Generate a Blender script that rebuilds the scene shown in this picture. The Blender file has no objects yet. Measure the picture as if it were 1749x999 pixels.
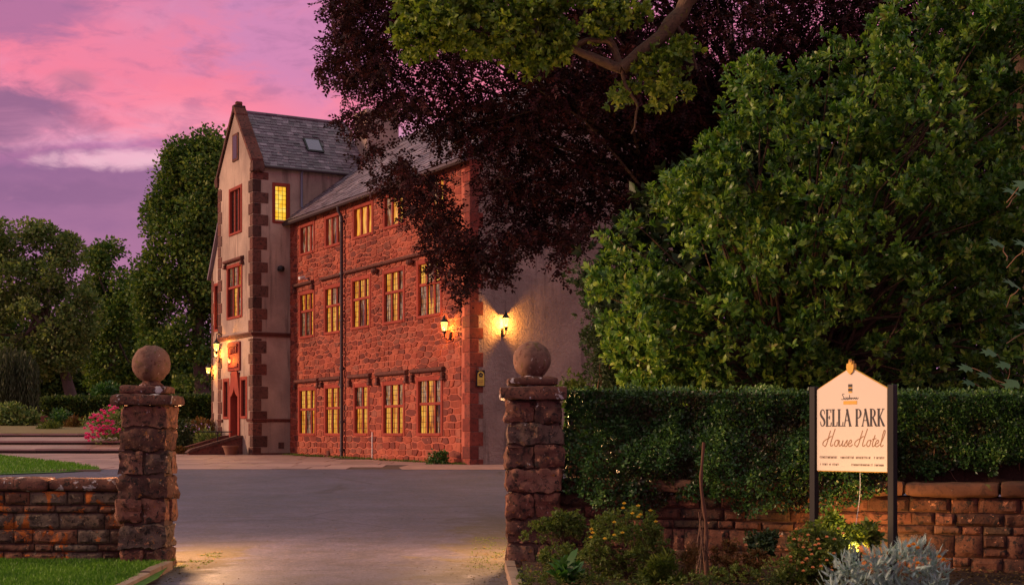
import bpy, math, random
import numpy as np
from mathutils import Vector, noise

# ------------------------------------------------------------------ camera, world, sun, exposure
scene = bpy.context.scene
C = scene.collection
F, CX, HY, EYE = 2400.0, 874.5, 740.5, 1.6          # focal length, centre, horizon (photo pixels), eye height
cam_d = bpy.data.cameras.new('camera'); cam = bpy.data.objects.new('camera', cam_d); C.objects.link(cam)
cam.location = (0, 0, EYE); cam.rotation_euler = (math.radians(90), 0, 0)
cam_d.sensor_width = 36.0; cam_d.lens = 36.0 * F / 1749.0
cam_d.shift_y = (HY - 499.5) / 1749.0
cam_d.clip_start = 0.1; cam_d.clip_end = 6000
scene.camera = cam
scene.view_settings.view_transform = 'Standard'; scene.view_settings.look = 'None'
scene.view_settings.exposure = 0.0; scene.view_settings.gamma = 1.0
scene.cycles.use_denoising = True
scene.cycles.max_bounces = 6; scene.cycles.transparent_max_bounces = 6
scene.cycles.sample_clamp_indirect = 4.0

def srgb(r, g, b):
    f = lambda c: (c/12.92 if c <= .04045 else ((c+.055)/1.055)**2.4)
    return (f(r/255), f(g/255), f(b/255), 1)

SUN_EL, SUN_AZ = 17.0, 268.0     # elevation; compass azimuth (from +Y clockwise): low sun behind the left shoulder
sd = Vector((math.sin(math.radians(SUN_AZ))*math.cos(math.radians(SUN_EL)),
             math.cos(math.radians(SUN_AZ))*math.cos(math.radians(SUN_EL)), math.sin(math.radians(SUN_EL))))

class NT:
    def __init__(s, tree): s.t = tree; s.n = tree.nodes; s.l = tree.links
    def new(s, typ, **kw):
        nd = s.n.new(typ)
        for k, v in kw.items():
            if k.startswith('_'): nd.inputs[k[1:]].default_value = v
            else: setattr(nd, k, v)
        return nd
    def link(s, a, b): s.l.new(a, b)
    def val(s, sock, v):
        if isinstance(v, (int, float, tuple, list)): sock.default_value = v
        else: s.link(v, sock)
    def math(s, op, a, b=0.0, c=None, clamp=False):
        nd = s.new('ShaderNodeMath', operation=op, use_clamp=clamp)
        s.val(nd.inputs[0], a); s.val(nd.inputs[1], b)
        if c is not None: s.val(nd.inputs[2], c)
        return nd.outputs[0]
    def mix(s, f, a, b, blend='MIX'):
        nd = s.new('ShaderNodeMix', data_type='RGBA', blend_type=blend)
        s.val(nd.inputs[0], f); s.val(nd.inputs[6], a); s.val(nd.inputs[7], b)
        return nd.outputs[2]
    def ramp(s, f, stops, interp='LINEAR'):
        nd = s.new('ShaderNodeValToRGB'); cr = nd.color_ramp; cr.interpolation = interp
        while len(cr.elements) > 1: cr.elements.remove(cr.elements[-1])
        cr.elements[0].position = stops[0][0]; cr.elements[0].color = stops[0][1]
        for p, c in stops[1:]:
            e = cr.elements.new(p); e.color = c
        s.link(f, nd.inputs[0]); return nd.outputs[0]
    def smooth(s, f, a, b):
        nd = s.new('ShaderNodeMapRange', interpolation_type='SMOOTHSTEP')
        s.link(f, nd.inputs[0]); nd.inputs[1].default_value = a; nd.inputs[2].default_value = b
        return nd.outputs[0]
    def noise(s, vec, scale, detail=4, rough=.55, dist=0.0):
        nd = s.new('ShaderNodeTexNoise'); s.link(vec, nd.inputs['Vector'])
        nd.inputs['Scale'].default_value = scale; nd.inputs['Detail'].default_value = detail
        nd.inputs['Roughness'].default_value = rough; nd.inputs['Distortion'].default_value = dist
        return nd.outputs[0]

def make_world():
    w = bpy.data.worlds.new('World'); scene.world = w; w.use_nodes = True
    n = NT(w.node_tree); n.n.clear()
    out = n.new('ShaderNodeOutputWorld'); bg = n.new('ShaderNodeBackground')
    tc = n.new('ShaderNodeTexCoord'); sep = n.new('ShaderNodeSeparateXYZ'); n.link(tc.outputs['Generated'], sep.inputs[0])
    x, y, z = sep.outputs
    hor = n.math('SQRT', n.math('ADD', n.math('MULTIPLY', x, x), n.math('MULTIPLY', y, y)))
    el = n.math('DIVIDE', z, n.math('MAXIMUM', hor, .001))
    comb = n.new('ShaderNodeCombineXYZ'); n.link(x, comb.inputs[0]); n.link(y, comb.inputs[1]); n.link(n.math('MULTIPLY', z, 2.6), comb.inputs[2])
    v = comb.outputs[0]
    big = n.noise(v, 5.2, 5, .5, .3); med = n.noise(v, 11, 7, .58, .5); fine = n.noise(v, 30, 6, .6, .4)
    wob = n.math('ADD', n.math('MULTIPLY', n.math('SUBTRACT', big, .5), .13), n.math('MULTIPLY', n.math('SUBTRACT', med, .5), .07))
    e = n.math('ADD', el, wob)
    s = lambda r, g, b: srgb(r, g, b)
    base = n.ramp(n.math('MULTIPLY', e, 1.0), [(0.0, s(196,132,170)), (.10, s(182,122,160)), (.130, s(166,114,154)), (.172, s(152,106,148)),
        (.190, s(190,122,168)), (.203, s(238,170,200)), (.222, s(244,144,174)), (.25, s(246,132,160)), (.29, s(234,134,168)), (.33, s(206,136,180)),
        (.39, s(196,146,186)), (.46, s(192,160,182)), (.62, s(196,184,188)), (.8, s(200,198,194)), (1.0, s(200,202,196))])
    def blob(px, py, rx, ry):
        dx = n.math('DIVIDE', n.math('SUBTRACT', n.math('DIVIDE', x, n.math('MAXIMUM', y, .05)), (px-CX)/F), rx/F)
        dy = n.math('DIVIDE', n.math('SUBTRACT', n.math('DIVIDE', z, n.math('MAXIMUM', y, .05)), (HY-py)/F), ry/F)
        d = n.math('SQRT', n.math('ADD', n.math('MULTIPLY', dx, dx), n.math('MULTIPLY', dy, dy)))
        d = n.math('ADD', d, n.math('MULTIPLY', n.math('SUBTRACT', n.noise(v, 24, 6, .62, .6), .5), 1.9))
        return n.math('SUBTRACT', 1.0, n.smooth(d, .45, 1.25))
    col = n.mix(n.math('MULTIPLY', blob(20, 200, 150, 65), .95), base, s(150,104,142))
    col = n.mix(n.math('MULTIPLY', blob(20, 20, 170, 60), .8), col, s(168,112,158))
    col = n.mix(n.math('MULTIPLY', blob(520, 70, 200, 120), .7), col, s(200,138,188))
    col = n.mix(n.math('MULTIPLY', blob(130, 135, 60, 22), .7), col, s(190,122,150))
    col = n.mix(n.math('MULTIPLY', blob(200, 272, 130, 20), .85), col, s(250,196,212))
    col = n.mix(n.math('MULTIPLY', blob(330, 190, 190, 60), .6), col, s(255,136,158))
    col = n.mix(n.math('MULTIPLY', blob(120, 330, 170, 26), .6), col, s(144,102,142))
    col = n.mix(n.math('MULTIPLY', n.smooth(fine, .47, .70), .42), col, s(156,108,150))
    col = n.mix(n.math('MULTIPLY', n.math('MULTIPLY', n.smooth(n.noise(v, 16, 6, .6, .3), .5, .68), n.math('SUBTRACT', 1.0, n.smooth(el, .14, .2))), .45), col, s(186,126,164))
    col = n.mix(n.math('MULTIPLY', n.smooth(med, .55, .75), .35), col, s(240,158,190))
    # daylight remnant from the Sky Texture under the cloud colours
    sky = n.new('ShaderNodeTexSky', sky_type='NISHITA'); sky.sun_disc = False
    sky.sun_elevation = math.radians(SUN_EL); sky.sun_rotation = math.radians(SUN_AZ)
    add = n.new('ShaderNodeMix', data_type='RGBA', blend_type='ADD'); add.inputs[0].default_value = .0003
    n.link(col, add.inputs[6]); n.link(sky.outputs[0], add.inputs[7])
    n.link(add.outputs[2], bg.inputs[0]); bg.inputs[1].default_value = 1.0
    n.link(bg.outputs[0], out.inputs[0])
make_world()
sl = bpy.data.lights.new('sun', 'SUN'); so = bpy.data.objects.new('sun', sl); C.objects.link(so)
sl.energy = 3.6; sl.angle = math.radians(7); sl.color = (1, .60, .38)
so.rotation_euler = sd.to_track_quat('Z', 'Y').to_euler()

# ------------------------------------------------------------------ helpers
def at(px, py, Y): return Vector(((px-CX)/F*Y, Y, EYE+(HY-py)/F*Y))
def gz(Y):                                       # the drive climbs gently from the gate to the house
    if Y <= 16.4: return 0.0
    if Y <= 44: return .0225*(Y-16.4)
    if Y <= 62: return .621+.0085*(Y-44)
    return .774
ORG = {}
def world_org(o): return ORG.get(o.name, Vector((0, 0, 0))) if o else Vector((0, 0, 0))
def tag(o, label, cat, group=None, kind=None):
    if label: o['label'] = label
    if cat: o['category'] = cat
    if group: o['group'] = group
    if kind: o['kind'] = kind
    return o
def link_mesh(name, me, mat=None, parent=None, origin=None):
    o = bpy.data.objects.new(name, me); C.objects.link(o)
    if mat is not None and not me.materials:
        for m in (mat if isinstance(mat, (list, tuple)) else [mat]): me.materials.append(m)
    if parent: o.parent = parent
    return o
def empty(name, loc, rz=0, label=None, cat=None, group=None):
    o = bpy.data.objects.new(name, None); C.objects.link(o); o.location = loc; o.rotation_euler = (0, 0, rz)
    o.empty_display_size = .2
    ORG[o.name] = Vector((0, 0, 0))
    return tag(o, label, cat, group)

class MB:
    def __init__(s): s.v = []; s.f = []; s.r = []
    def add(s, vs, fs, rnd=None):
        b = len(s.v); s.v += [tuple(p) for p in vs]; s.f += [tuple(b+i for i in f) for f in fs]
        s.r += [random.random() if rnd is None else rnd]*len(vs); return s
    def box(s, x0, x1, y0, y1, z0, z1, bev=0.0, rnd=None, M=None):
        if x0 > x1: x0, x1 = x1, x0
        if y0 > y1: y0, y1 = y1, y0
        if bev <= 0:
            vs = [(x, y, z) for z in (z0, z1) for y in (y0, y1) for x in (x0, x1)]
            fs = [(0,2,3,1), (4,5,7,6), (0,1,5,4), (2,6,7,3), (0,4,6,2), (1,3,7,5)]
        else:                                     # chamfered box, 24 corners
            b = min(bev, (x1-x0)*.45, (y1-y0)*.45, (z1-z0)*.45); X = (x0, x1); Yy = (y0, y1); Z = (z0, z1); vs = []; ix = {}
            sg = (1, -1)
            for i in (0, 1):
                for j in (0, 1):
                    for k in (0, 1):
                        for a in range(3):
                            p = [X[i]+(b*sg[i] if a != 0 else 0), Yy[j]+(b*sg[j] if a != 1 else 0), Z[k]+(b*sg[k] if a != 2 else 0)]
                            ix[i, j, k, a] = len(vs); vs.append(p)
            fs = []
            for i in (0, 1): fs.append(tuple(ix[i, j, k, 0] for j, k in ((0,0), (1,0), (1,1), (0,1))))
            for j in (0, 1): fs.append(tuple(ix[i, j, k, 1] for i, k in ((0,0), (1,0), (1,1), (0,1))))
            for k in (0, 1): fs.append(tuple(ix[i, j, k, 2] for i, j in ((0,0), (1,0), (1,1), (0,1))))
            for i in (0, 1):
                for j in (0, 1): fs.append((ix[i,j,0,0], ix[i,j,1,0], ix[i,j,1,1], ix[i,j,0,1]))
            for i in (0, 1):
                for k in (0, 1): fs.append((ix[i,0,k,0], ix[i,1,k,0], ix[i,1,k,2], ix[i,0,k,2]))
            for j in (0, 1):
                for k in (0, 1): fs.append((ix[0,j,k,1], ix[1,j,k,1], ix[1,j,k,2], ix[0,j,k,2]))
            for i in (0, 1):
                for j in (0, 1):
                    for k in (0, 1): fs.append((ix[i,j,k,0], ix[i,j,k,1], ix[i,j,k,2]))
        if M: vs = [M(*p) for p in vs]
        return s.add(vs, fs, rnd)
    def prism(s, poly, a, b, M, inset=0.0):       # polygon in (u,z) between out=a and out=b
        n = len(poly); cx = sum(p[0] for p in poly)/n; cz = sum(p[1] for p in poly)/n
        vs = [M(p[0], a, p[1]) for p in poly]
        q = poly
        if inset: q = [(p[0]+(cx-p[0])*min(.5, inset/max(.01, math.hypot(p[0]-cx, p[1]-cz))), p[1]+(cz-p[1])*min(.5, inset/max(.01, math.hypot(p[0]-cx, p[1]-cz)))) for p in poly]
        vs += [M(p[0], b, p[1]) for p in q]
        fs = [tuple(range(n))[::-1], tuple(range(n, 2*n))]+[(i, (i+1) % n, n+(i+1) % n, n+i) for i in range(n)]
        return s.add(vs, fs)
    def tube(s, pts, rad, n=8, cap=True):
        pts = [Vector(p) for p in pts]
        if not isinstance(rad, (list, tuple)): rad = [rad]*len(pts)
        vs = []; prev = None
        for i, p in enumerate(pts):
            d = (pts[min(i+1, len(pts)-1)]-pts[max(i-1, 0)]).normalized()
            if prev is None: u = d.orthogonal().normalized()
            else: u = (prev-d*prev.dot(d)); u = u.normalized() if u.length > 1e-5 else d.orthogonal().normalized()
            prev = u; w = d.cross(u)
            for k in range(n):
                t = 2*math.pi*k/n; vs.append(p+(u*math.cos(t)+w*math.sin(t))*rad[i])
        fs = [(i*n+k, i*n+(k+1) % n, (i+1)*n+(k+1) % n, (i+1)*n+k) for i in range(len(pts)-1) for k in range(n)]
        if cap: fs += [tuple(range(n))[::-1], tuple((len(pts)-1)*n+k for k in range(n))]
        return s.add(vs, fs)
    def lathe(s, prof, c=(0, 0, 0), n=24, rot=0.0):
        vs = [(c[0]+r*math.cos(2*math.pi*k/n+rot), c[1]+r*math.sin(2*math.pi*k/n+rot), c[2]+z) for r, z in prof for k in range(n)]
        fs = [(i*n+k, i*n+(k+1) % n, (i+1)*n+(k+1) % n, (i+1)*n+k) for i in range(len(prof)-1) for k in range(n)]
        fs += [tuple(range(n))[::-1], tuple((len(prof)-1)*n+k for k in range(n))]
        return s.add(vs, fs)
    def build(s, name, mat, parent=None, smooth=False, origin=True, kind=None, label=None):
        me = bpy.data.meshes.new(name)
        vs = np.array(s.v, dtype=float).reshape(-1, 3)
        po = world_org(parent); c = Vector((0, 0, 0))
        if origin and len(vs):
            mn, mx = vs.min(0), vs.max(0); c = Vector(((mn[0]+mx[0])/2, (mn[1]+mx[1])/2, mn[2]))
            vs = vs-np.array(c)
        me.from_pydata([tuple(p) for p in vs], [], s.f)
        a = me.attributes.new('rnd', 'FLOAT', 'POINT'); a.data.foreach_set('value', np.array(s.r, dtype=np.float32))
        if smooth:
            me.polygons.foreach_set('use_smooth', [True]*len(me.polygons))
            try: me.set_sharp_from_angle(angle=math.radians(42))
            except Exception: pass
        me.update()
        o = link_mesh(name, me, mat, parent)
        if origin: o.location = c-(po if parent else Vector((0, 0, 0)))
        ORG[o.name] = c
        if kind: o['kind'] = kind
        if label: o['label'] = label
        return o

def rough_box(mb, x0, x1, y0, y1, z0, z1, amp=.02, rnd_=.03, n=6, freq=6.0, seed=0.0, sharp=6):
    h = ((x1-x0)/2, (y1-y0)/2, (z1-z0)/2); c = ((x0+x1)/2, (y0+y1)/2, (z0+z1)/2)
    m = min(h); cnt = [max(2, min(2*n, int(round(n*k/m*.7)))) for k in h]
    vs = []; fs = []; idx = {}
    def P(q):
        key = tuple(round(t, 4) for t in q)
        if key in idx: return idx[key]
        nn = Vector([math.copysign(abs(t)**sharp, t) for t in q]); e = nn.length; nn.normalize()
        p = Vector([c[i]+h[i]*q[i] for i in range(3)])-nn*rnd_*(e-1)/.732
        sd_ = Vector((seed, seed*1.7, -seed))
        d = noise.fractal(p*freq+sd_, .7, 2.0, 5)*amp*1.15+noise.noise(p*freq*.35+sd_)*amp*1.3-abs(noise.noise(p*freq*1.9+sd_*2))*amp*.7
        idx[key] = len(vs); vs.append(p+nn*d); return idx[key]
    for ax in range(3):
        a, b = [(1, 2), (2, 0), (0, 1)][ax]
        for sgn in (-1, 1):
            for i in range(cnt[a]):
                for j in range(cnt[b]):
                    qs = []
                    for di, dj in ((0,0), (1,0), (1,1), (0,1)):
                        q = [0, 0, 0]; q[ax] = sgn; q[a] = -1+2*(i+di)/cnt[a]; q[b] = -1+2*(j+dj)/cnt[b]; qs.append(P(q))
                    fs.append(tuple(qs if sgn > 0 else qs[::-1]))
    mb.add(vs, fs); return mb

def tri_mesh(name, V, T, rnd, mat, parent=None):
    me = bpy.data.meshes.new(name); V = np.asarray(V, np.float32); T = np.asarray(T, np.int32)
    me.vertices.add(len(V)); me.vertices.foreach_set('co', V.ravel())
    me.loops.add(T.size); me.loops.foreach_set('vertex_index', T.ravel())
    me.polygons.add(len(T)); me.polygons.foreach_set('loop_start', np.arange(0, T.size, 3, dtype=np.int32))
    try: me.polygons.foreach_set('loop_total', np.full(len(T), 3, np.int32))
    except Exception: pass
    me.update(calc_edges=True)
    a = me.attributes.new('rnd', 'FLOAT', 'POINT'); a.data.foreach_set('value', np.asarray(rnd, np.float32))
    return link_mesh(name, me, mat, parent)

SH = {'rhomb': (np.array([[0,0,0], [-.5,.45,.10], [0,1,-.04], [.5,.45,.10]]), np.array([[0,2,1], [0,3,2]])),
      'oval': (np.array([[0,0,0], [-.44,.33,.07], [.44,.33,.07], [-.40,.70,.05], [.40,.70,.05], [0,1,-.05]]), np.array([[0,2,1], [1,2,4], [1,4,3], [3,4,5]])),
      'lobed': (np.array([[0,0,0], [-.30,.18,.02], [-.5,.45,.05], [-.22,.5,.03], [-.42,.80,0], [-.1,.75,.02], [0,1.05,-.06], [.1,.75,.02], [.42,.80,0], [.22,.5,.03], [.5,.45,.05], [.30,.18,.02]]),
                np.array([[0,3,1], [1,3,2], [3,5,4], [0,9,3], [3,9,5], [9,7,5], [5,7,6], [9,8,7], [0,11,9], [11,10,9]]))}
def unit(a): return a/np.maximum(np.linalg.norm(a, axis=-1, keepdims=True), 1e-6)
def leaves(pos, D, Nn, L, asp, shape, rnd):
    tv, tt = SH[shape]; D = unit(D); W = unit(np.cross(Nn, D)); N2 = np.cross(W, D)*-1
    L = np.broadcast_to(L, (len(pos),)); k = len(tv)
    V = pos[:, None, :]+(D[:, None, :]*tv[None, :, 1:2]+W[:, None, :]*tv[None, :, 0:1]*asp+N2[:, None, :]*tv[None, :, 2:3])*L[:, None, None]
    T = tt[None, :, :]+(np.arange(len(pos))*k)[:, None, None]
    return V.reshape(-1, 3), T.reshape(-1, 3), np.repeat(rnd, k)
def inpoly(poly, x, y):
    r = np.zeros(len(x), bool); n = len(poly)
    for i in range(n):
        x1, y1 = poly[i]; x2, y2 = poly[(i+1) % n]
        c = ((y1 > y) != (y2 > y)) & (x < (x2-x1)*(y-y1)/((y2-y1) if y2 != y1 else 1e-9)+x1)
        r ^= c
    return r
def edge_dist(poly, x, y):
    d = np.full(len(x), 1e9); n = len(poly)
    for i in range(n):
        a = np.array(poly[i], float); b = np.array(poly[(i+1) % n], float); ab = b-a
        t = np.clip(((x-a[0])*ab[0]+(y-a[1])*ab[1])/max(1e-9, ab@ab), 0, 1)
        d = np.minimum(d, np.hypot(x-a[0]-t*ab[0], y-a[1]-t*ab[1]))
    return d
def crown(rng, poly, Y, depth, n, r, bulge=1.0, rim=.5, gap=-9, gapf=1.1):
    """clump centres filling a crown whose outline (seen from the drive) is poly, as deep as it is real"""
    xs = [p[0] for p in poly]; ys = [p[1] for p in poly]
    x = rng.uniform(min(xs), max(xs), n*6); y = rng.uniform(min(ys), max(ys), n*6)
    k = inpoly(poly, x, y); x = x[k]; y = y[k]
    d = edge_dist(poly, x, y)/F*Y
    k = d > r*rim*rng.uniform(.3, 1.3, len(d)); x, y, d = x[k][:n], y[k][:n], d[k][:n]
    th = depth*np.sqrt(np.clip(d/(depth*bulge), .02, 1))
    yy = Y+rng.uniform(-1, 1, len(x))*th/2
    c = np.stack([(x-CX)/F*yy, yy, EYE+(HY-y)/F*yy], 1)
    if gap > -1:
        kp = np.array([noise.fractal(Vector(q)*gapf, .8, 2., 3) for q in c]) > gap; c = c[kp]; x = x[kp]
    return c, r*rng.uniform(.6, 1.25, len(x))
def sphere_dirs(rng, n):
    v = rng.normal(size=(n, 3)); return unit(v)
def twigs_on(rng, c, r, k, up=.5, squash=(1, 1, .8)):
    n = len(c); d = sphere_dirs(rng, n*k); cc = np.repeat(c, k, 0); rr = np.repeat(r, k)
    rad = rr*rng.uniform(.45, 1.05, n*k)
    p = cc+d*rad[:, None]*np.array(squash)
    a = unit(d+np.array([0, 0, up])+rng.normal(size=d.shape)*.35)
    return p, a
def whorl(rng, p, a, k, L, asp, shape, spread=(.45, 1.0), tierlen=.0, Lj=.3, rb=None):
    n = len(p); P = np.repeat(p, k, 0); A = np.repeat(a, k, 0)
    u = unit(np.cross(A, np.array([.31, .2, .93]))); w = np.cross(A, u)
    t = rng.uniform(0, 2*np.pi, n*k)
    rad = u*np.cos(t)[:, None]+w*np.sin(t)[:, None]
    sp = rng.uniform(*spread, n*k)[:, None]
    D = unit(A*(1.0-sp*.55)+rad*sp+rng.normal(size=A.shape)*.10)
    Nn = unit(A-D*np.sum(A*D, 1, keepdims=True)+rng.normal(size=A.shape)*.18)
    P = P+A*(rng.uniform(-1, .2, n*k)*tierlen)[:, None]+D*L*.08
    Ls = L*rng.uniform(1-Lj, 1+Lj, n*k)*np.repeat(rng.uniform(.6, 1.2, n), k)
    base = rng.uniform(0, 1, n) if rb is None else rb
    rn = np.clip(np.repeat(base, k)*.6+rng.uniform(0, .4, n*k), 0, 1)
    return P, D, Nn, Ls, rn
def sprays(rng, p, a, k, L, droop=.25):
    """flat fans: k leaves on alternate sides of a twig along a"""
    n = len(p); a = unit(a-np.array([0, 0, droop])); up = unit(np.array([0, 0, 1.0])+rng.normal(size=a.shape)*.35)
    side = unit(np.cross(a, up)); nn = np.cross(side, a)
    P = np.repeat(p, k, 0); A = np.repeat(a, k, 0); S = np.repeat(side, k, 0); Nn = np.repeat(nn, k, 0)
    i = np.tile(np.arange(k), n); sg = np.where(i % 2, 1.0, -1.0)
    P = P+A*((i/k)*L*k*.36)[:, None]-np.repeat(nn, k, 0)*(((i/k)**2)*L*.5)[:, None]
    D = unit(A*.75+S*sg[:, None]*.8+rng.normal(size=A.shape)*.22)
    Nn = unit(Nn+rng.normal(size=A.shape)*.35)
    return P, D, Nn, L*rng.uniform(.7, 1.15, n*k), np.clip(np.repeat(rng.uniform(0, .6, n), k)+rng.uniform(0, .4, n*k), 0, 1)
def foliage(name, data, asp, shape, mat, parent, parts=0, front=None, kind=None, rng=None):
    P, D, Nn, L, rn = data
    if parts:                                    # the leaves that show largest become objects of their own
        key = P[:, 1]+ (np.abs(P[:, 0]-(P[:, 1]*(front or .2)))*.0)
        cand = np.where((key < np.percentile(key, 12)))[0]
        inn = (P[cand, 0]/P[cand, 1] < .35) & (P[cand, 2] > EYE+.05*P[cand, 1]) & (P[cand, 2] < EYE+.30*P[cand, 1])
        cand = cand[inn]; rng.shuffle(cand); pick = cand[:parts]
        ms = []
        for q in range(6):
            tv, tt = SH[shape]; vv = tv.copy()*np.array([asp, 1, 1]); me = bpy.data.meshes.new('leaf')
            me.from_pydata(vv.tolist(), [], tt.tolist()); at_ = me.attributes.new('rnd', 'FLOAT', 'POINT')
            at_.data.foreach_set('value', np.full(len(vv), (q+.5)/6, np.float32)); me.materials.append(mat); ms.append(me)
        po = np.array(parent.location)
        Du = unit(D[pick]); W = unit(np.cross(Nn[pick], Du)); N2 = np.cross(W, Du)*-1
        from mathutils import Matrix
        for j, i in enumerate(pick):
            o = bpy.data.objects.new('leaf', ms[min(5, int(rn[i]*6))]); C.objects.link(o); o.parent = parent
            s_ = float(L[i]); M = Matrix(((W[j][0], Du[j][0], N2[j][0]), (W[j][1], Du[j][1], N2[j][1]), (W[j][2], Du[j][2], N2[j][2])))
            m4 = M.to_4x4(); q = m4.to_quaternion(); o.rotation_mode = 'QUATERNION'; o.rotation_quaternion = q
            o.location = Vector(P[i]-po); o.scale = (s_, s_, s_)
        keep = np.ones(len(P), bool); keep[pick] = False
        P, D, Nn, L, rn = P[keep], D[keep], Nn[keep], L[keep], rn[keep]
    if parent is not None: P = P-np.array(parent.location)
    V, T, R = leaves(P, D, Nn, L, asp, shape, rn)
    o = tri_mesh(name, V, T, R, mat, parent)
    if kind: o['kind'] = kind
    return o
def cat(*ds): return tuple(np.concatenate([d[i] for d in ds]) for i in range(5))

def bent(p, q, n, rnd_, amp, sag=0.0):
    p = Vector(p); q = Vector(q); out = []
    off = Vector((rnd_.uniform(-9, 9), rnd_.uniform(-9, 9), rnd_.uniform(-9, 9)))
    for i in range(n+1):
        t = i/n; w = math.sin(math.pi*t)
        o = Vector((noise.noise(off+Vector((t*2.2, 0, 0))), noise.noise(off+Vector((0, t*2.2, 3))), noise.noise(off+Vector((5, 0, t*2.2)))))
        out.append(p.lerp(q, t)+o*amp*w+Vector((0, 0, sag*w)))
    return out

# ------------------------------------------------------------------ materials
def base_mat(name):
    m = bpy.data.materials.new(name); m.use_nodes = True; n = NT(m.node_tree)
    p = n.n['Principled BSDF']; return m, n, p
def attr(n, name='rnd'): a = n.new('ShaderNodeAttribute'); a.attribute_name = name; return a.outputs['Fac']
def pos(n): return n.new('ShaderNodeNewGeometry').outputs['Position']
def bump(n, p, h, strength, dist):
    b = n.new('ShaderNodeBump'); b.inputs['Strength'].default_value = strength; b.inputs['Distance'].default_value = dist
    n.link(h, b.inputs['Height']); n.link(b.outputs[0], p.inputs['Normal'])
def flat(name, col, rough=.7, metal=0, spec=.5, bumpy=0.0, scale=40, var=.15):
    m, n, p = base_mat(name); g = pos(n); ns = n.noise(g, scale, 5)
    c = n.mix(n.math('MULTIPLY', ns, 1.0), tuple(x*(1-var) for x in col[:3])+(1,), tuple(min(1, x*(1+var)) for x in col[:3])+(1,))
    n.link(c, p.inputs['Base Color']); p.inputs['Roughness'].default_value = rough; p.inputs['Metallic'].default_value = metal
    p.inputs['Specular IOR Level'].default_value = spec
    if bumpy: bump(n, p, ns, 1.0, bumpy)
    return m
def stone(name, cols, rough=.85, scale=3.0, lichen=None, lich_amt=.0, lich_scale=14, b=.01, grain=60, dirt=.0, dirtcol=(.02,.015,.013,1), spec=.25):
    m, n, p = base_mat(name); g = pos(n); r = attr(n)
    c = n.ramp(r, [(i/(len(cols)-1), c_) for i, c_ in enumerate(cols)])
    n1 = n.noise(g, scale, 6, .6); n2 = n.noise(g, grain, 4, .7); n3 = n.noise(g, scale*3.3, 5, .65, .4)
    c = n.mix(n.math('MULTIPLY', n.smooth(n1, .35, .75), .45), c, (cols[0][0]*.55, cols[0][1]*.5, cols[0][2]*.5, 1))
    c = n.mix(.35, c, n.mix(n2, (.35, .35, .35, 1), (1.3, 1.3, 1.3, 1)), 'MULTIPLY')
    if name.startswith('red_rubble'): c = n.mix(.8, c, n.ramp(n.noise(g, .45, 6, .62, .6), [(.34, (.50,.44,.44,1)), (.46, (.86,.84,.84,1)), (.56, (1.08,1.06,1.04,1)), (.68, (1.25,1.3,1.3,1))]), 'MULTIPLY')
    if dirt: c = n.mix(n.math('MULTIPLY', n.smooth(n3, .48, .66), dirt), c, dirtcol)
    if lichen:
        vo = n.new('ShaderNodeTexVoronoi'); n.link(g, vo.inputs['Vector']); vo.inputs['Scale'].default_value = lich_scale
        for lc, amt, off, sc in lichen:
            q = n.noise(g, sc, 6, .68, .5) if off == 0 else n.noise(g, sc*1.3+off, 6, .68, .3)
            c = n.mix(n.smooth(q, .72-amt, .76-amt), c, lc)
    n.link(c, p.inputs['Base Color']); p.inputs['Roughness'].default_value = rough; p.inputs['Specular IOR Level'].default_value = spec
    h = n.math('ADD', n.math('MULTIPLY', n3, .7), n.math('MULTIPLY', n2, .3)); bump(n, p, h, 1.0, b)
    return m
def leafmat(name, cols, rough=.42, trans=.3, spec=.4):
    m, n, p = base_mat(name); r = attr(n)
    c = n.ramp(r, [(i/(len(cols)-1), c_+(1,)) for i, c_ in enumerate(cols)])
    n.link(c, p.inputs['Base Color']); p.inputs['Roughness'].default_value = rough; p.inputs['Specular IOR Level'].default_value = spec
    tr = n.new('ShaderNodeBsdfTranslucent'); n.link(n.mix(1.0, c, (1.5, 1.6, .8, 1), 'MULTIPLY'), tr.inputs['Color'])
    mx = n.new('ShaderNodeMixShader'); mx.inputs[0].default_value = trans
    out = n.n['Material Output']; n.link(p.outputs[0], mx.inputs[1]); n.link(tr.outputs[0], mx.inputs[2]); n.link(mx.outputs[0], out.inputs[0])
    return m
def glow(name, stops, strength, sc=(11, 11, 1.0), gloss=True, vary=True):
    """a lit pane: curtain folds and lamp light behind old glass"""
    m, n, p = base_mat(name); g = n.new('ShaderNodeTexCoord').outputs['Object']
    mp = n.new('ShaderNodeMapping'); n.link(g, mp.inputs[0]); mp.inputs['Scale'].default_value = sc
    oi = n.new('ShaderNodeObjectInfo'); add = n.new('ShaderNodeVectorMath', operation='ADD'); n.link(mp.outputs[0], add.inputs[0])
    cb = n.new('ShaderNodeCombineXYZ'); n.link(n.math('MULTIPLY', oi.outputs['Random'], 50), cb.inputs[0]); n.link(cb.outputs[0], add.inputs[1])
    ns = n.noise(add.outputs[0], 1.6, 3, .5)
    c = n.ramp(n.math('ADD', ns, n.math('MULTIPLY', n.math('SUBTRACT', oi.outputs['Random'], .5), .16 if vary else 0)), stops)
    n.link(c, p.inputs['Emission Color']); p.inputs['Emission Strength'].default_value = strength
    p.inputs['Base Color'].default_value = (.02, .015, .01, 1); p.inputs['Roughness'].default_value = .12
    return m

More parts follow.
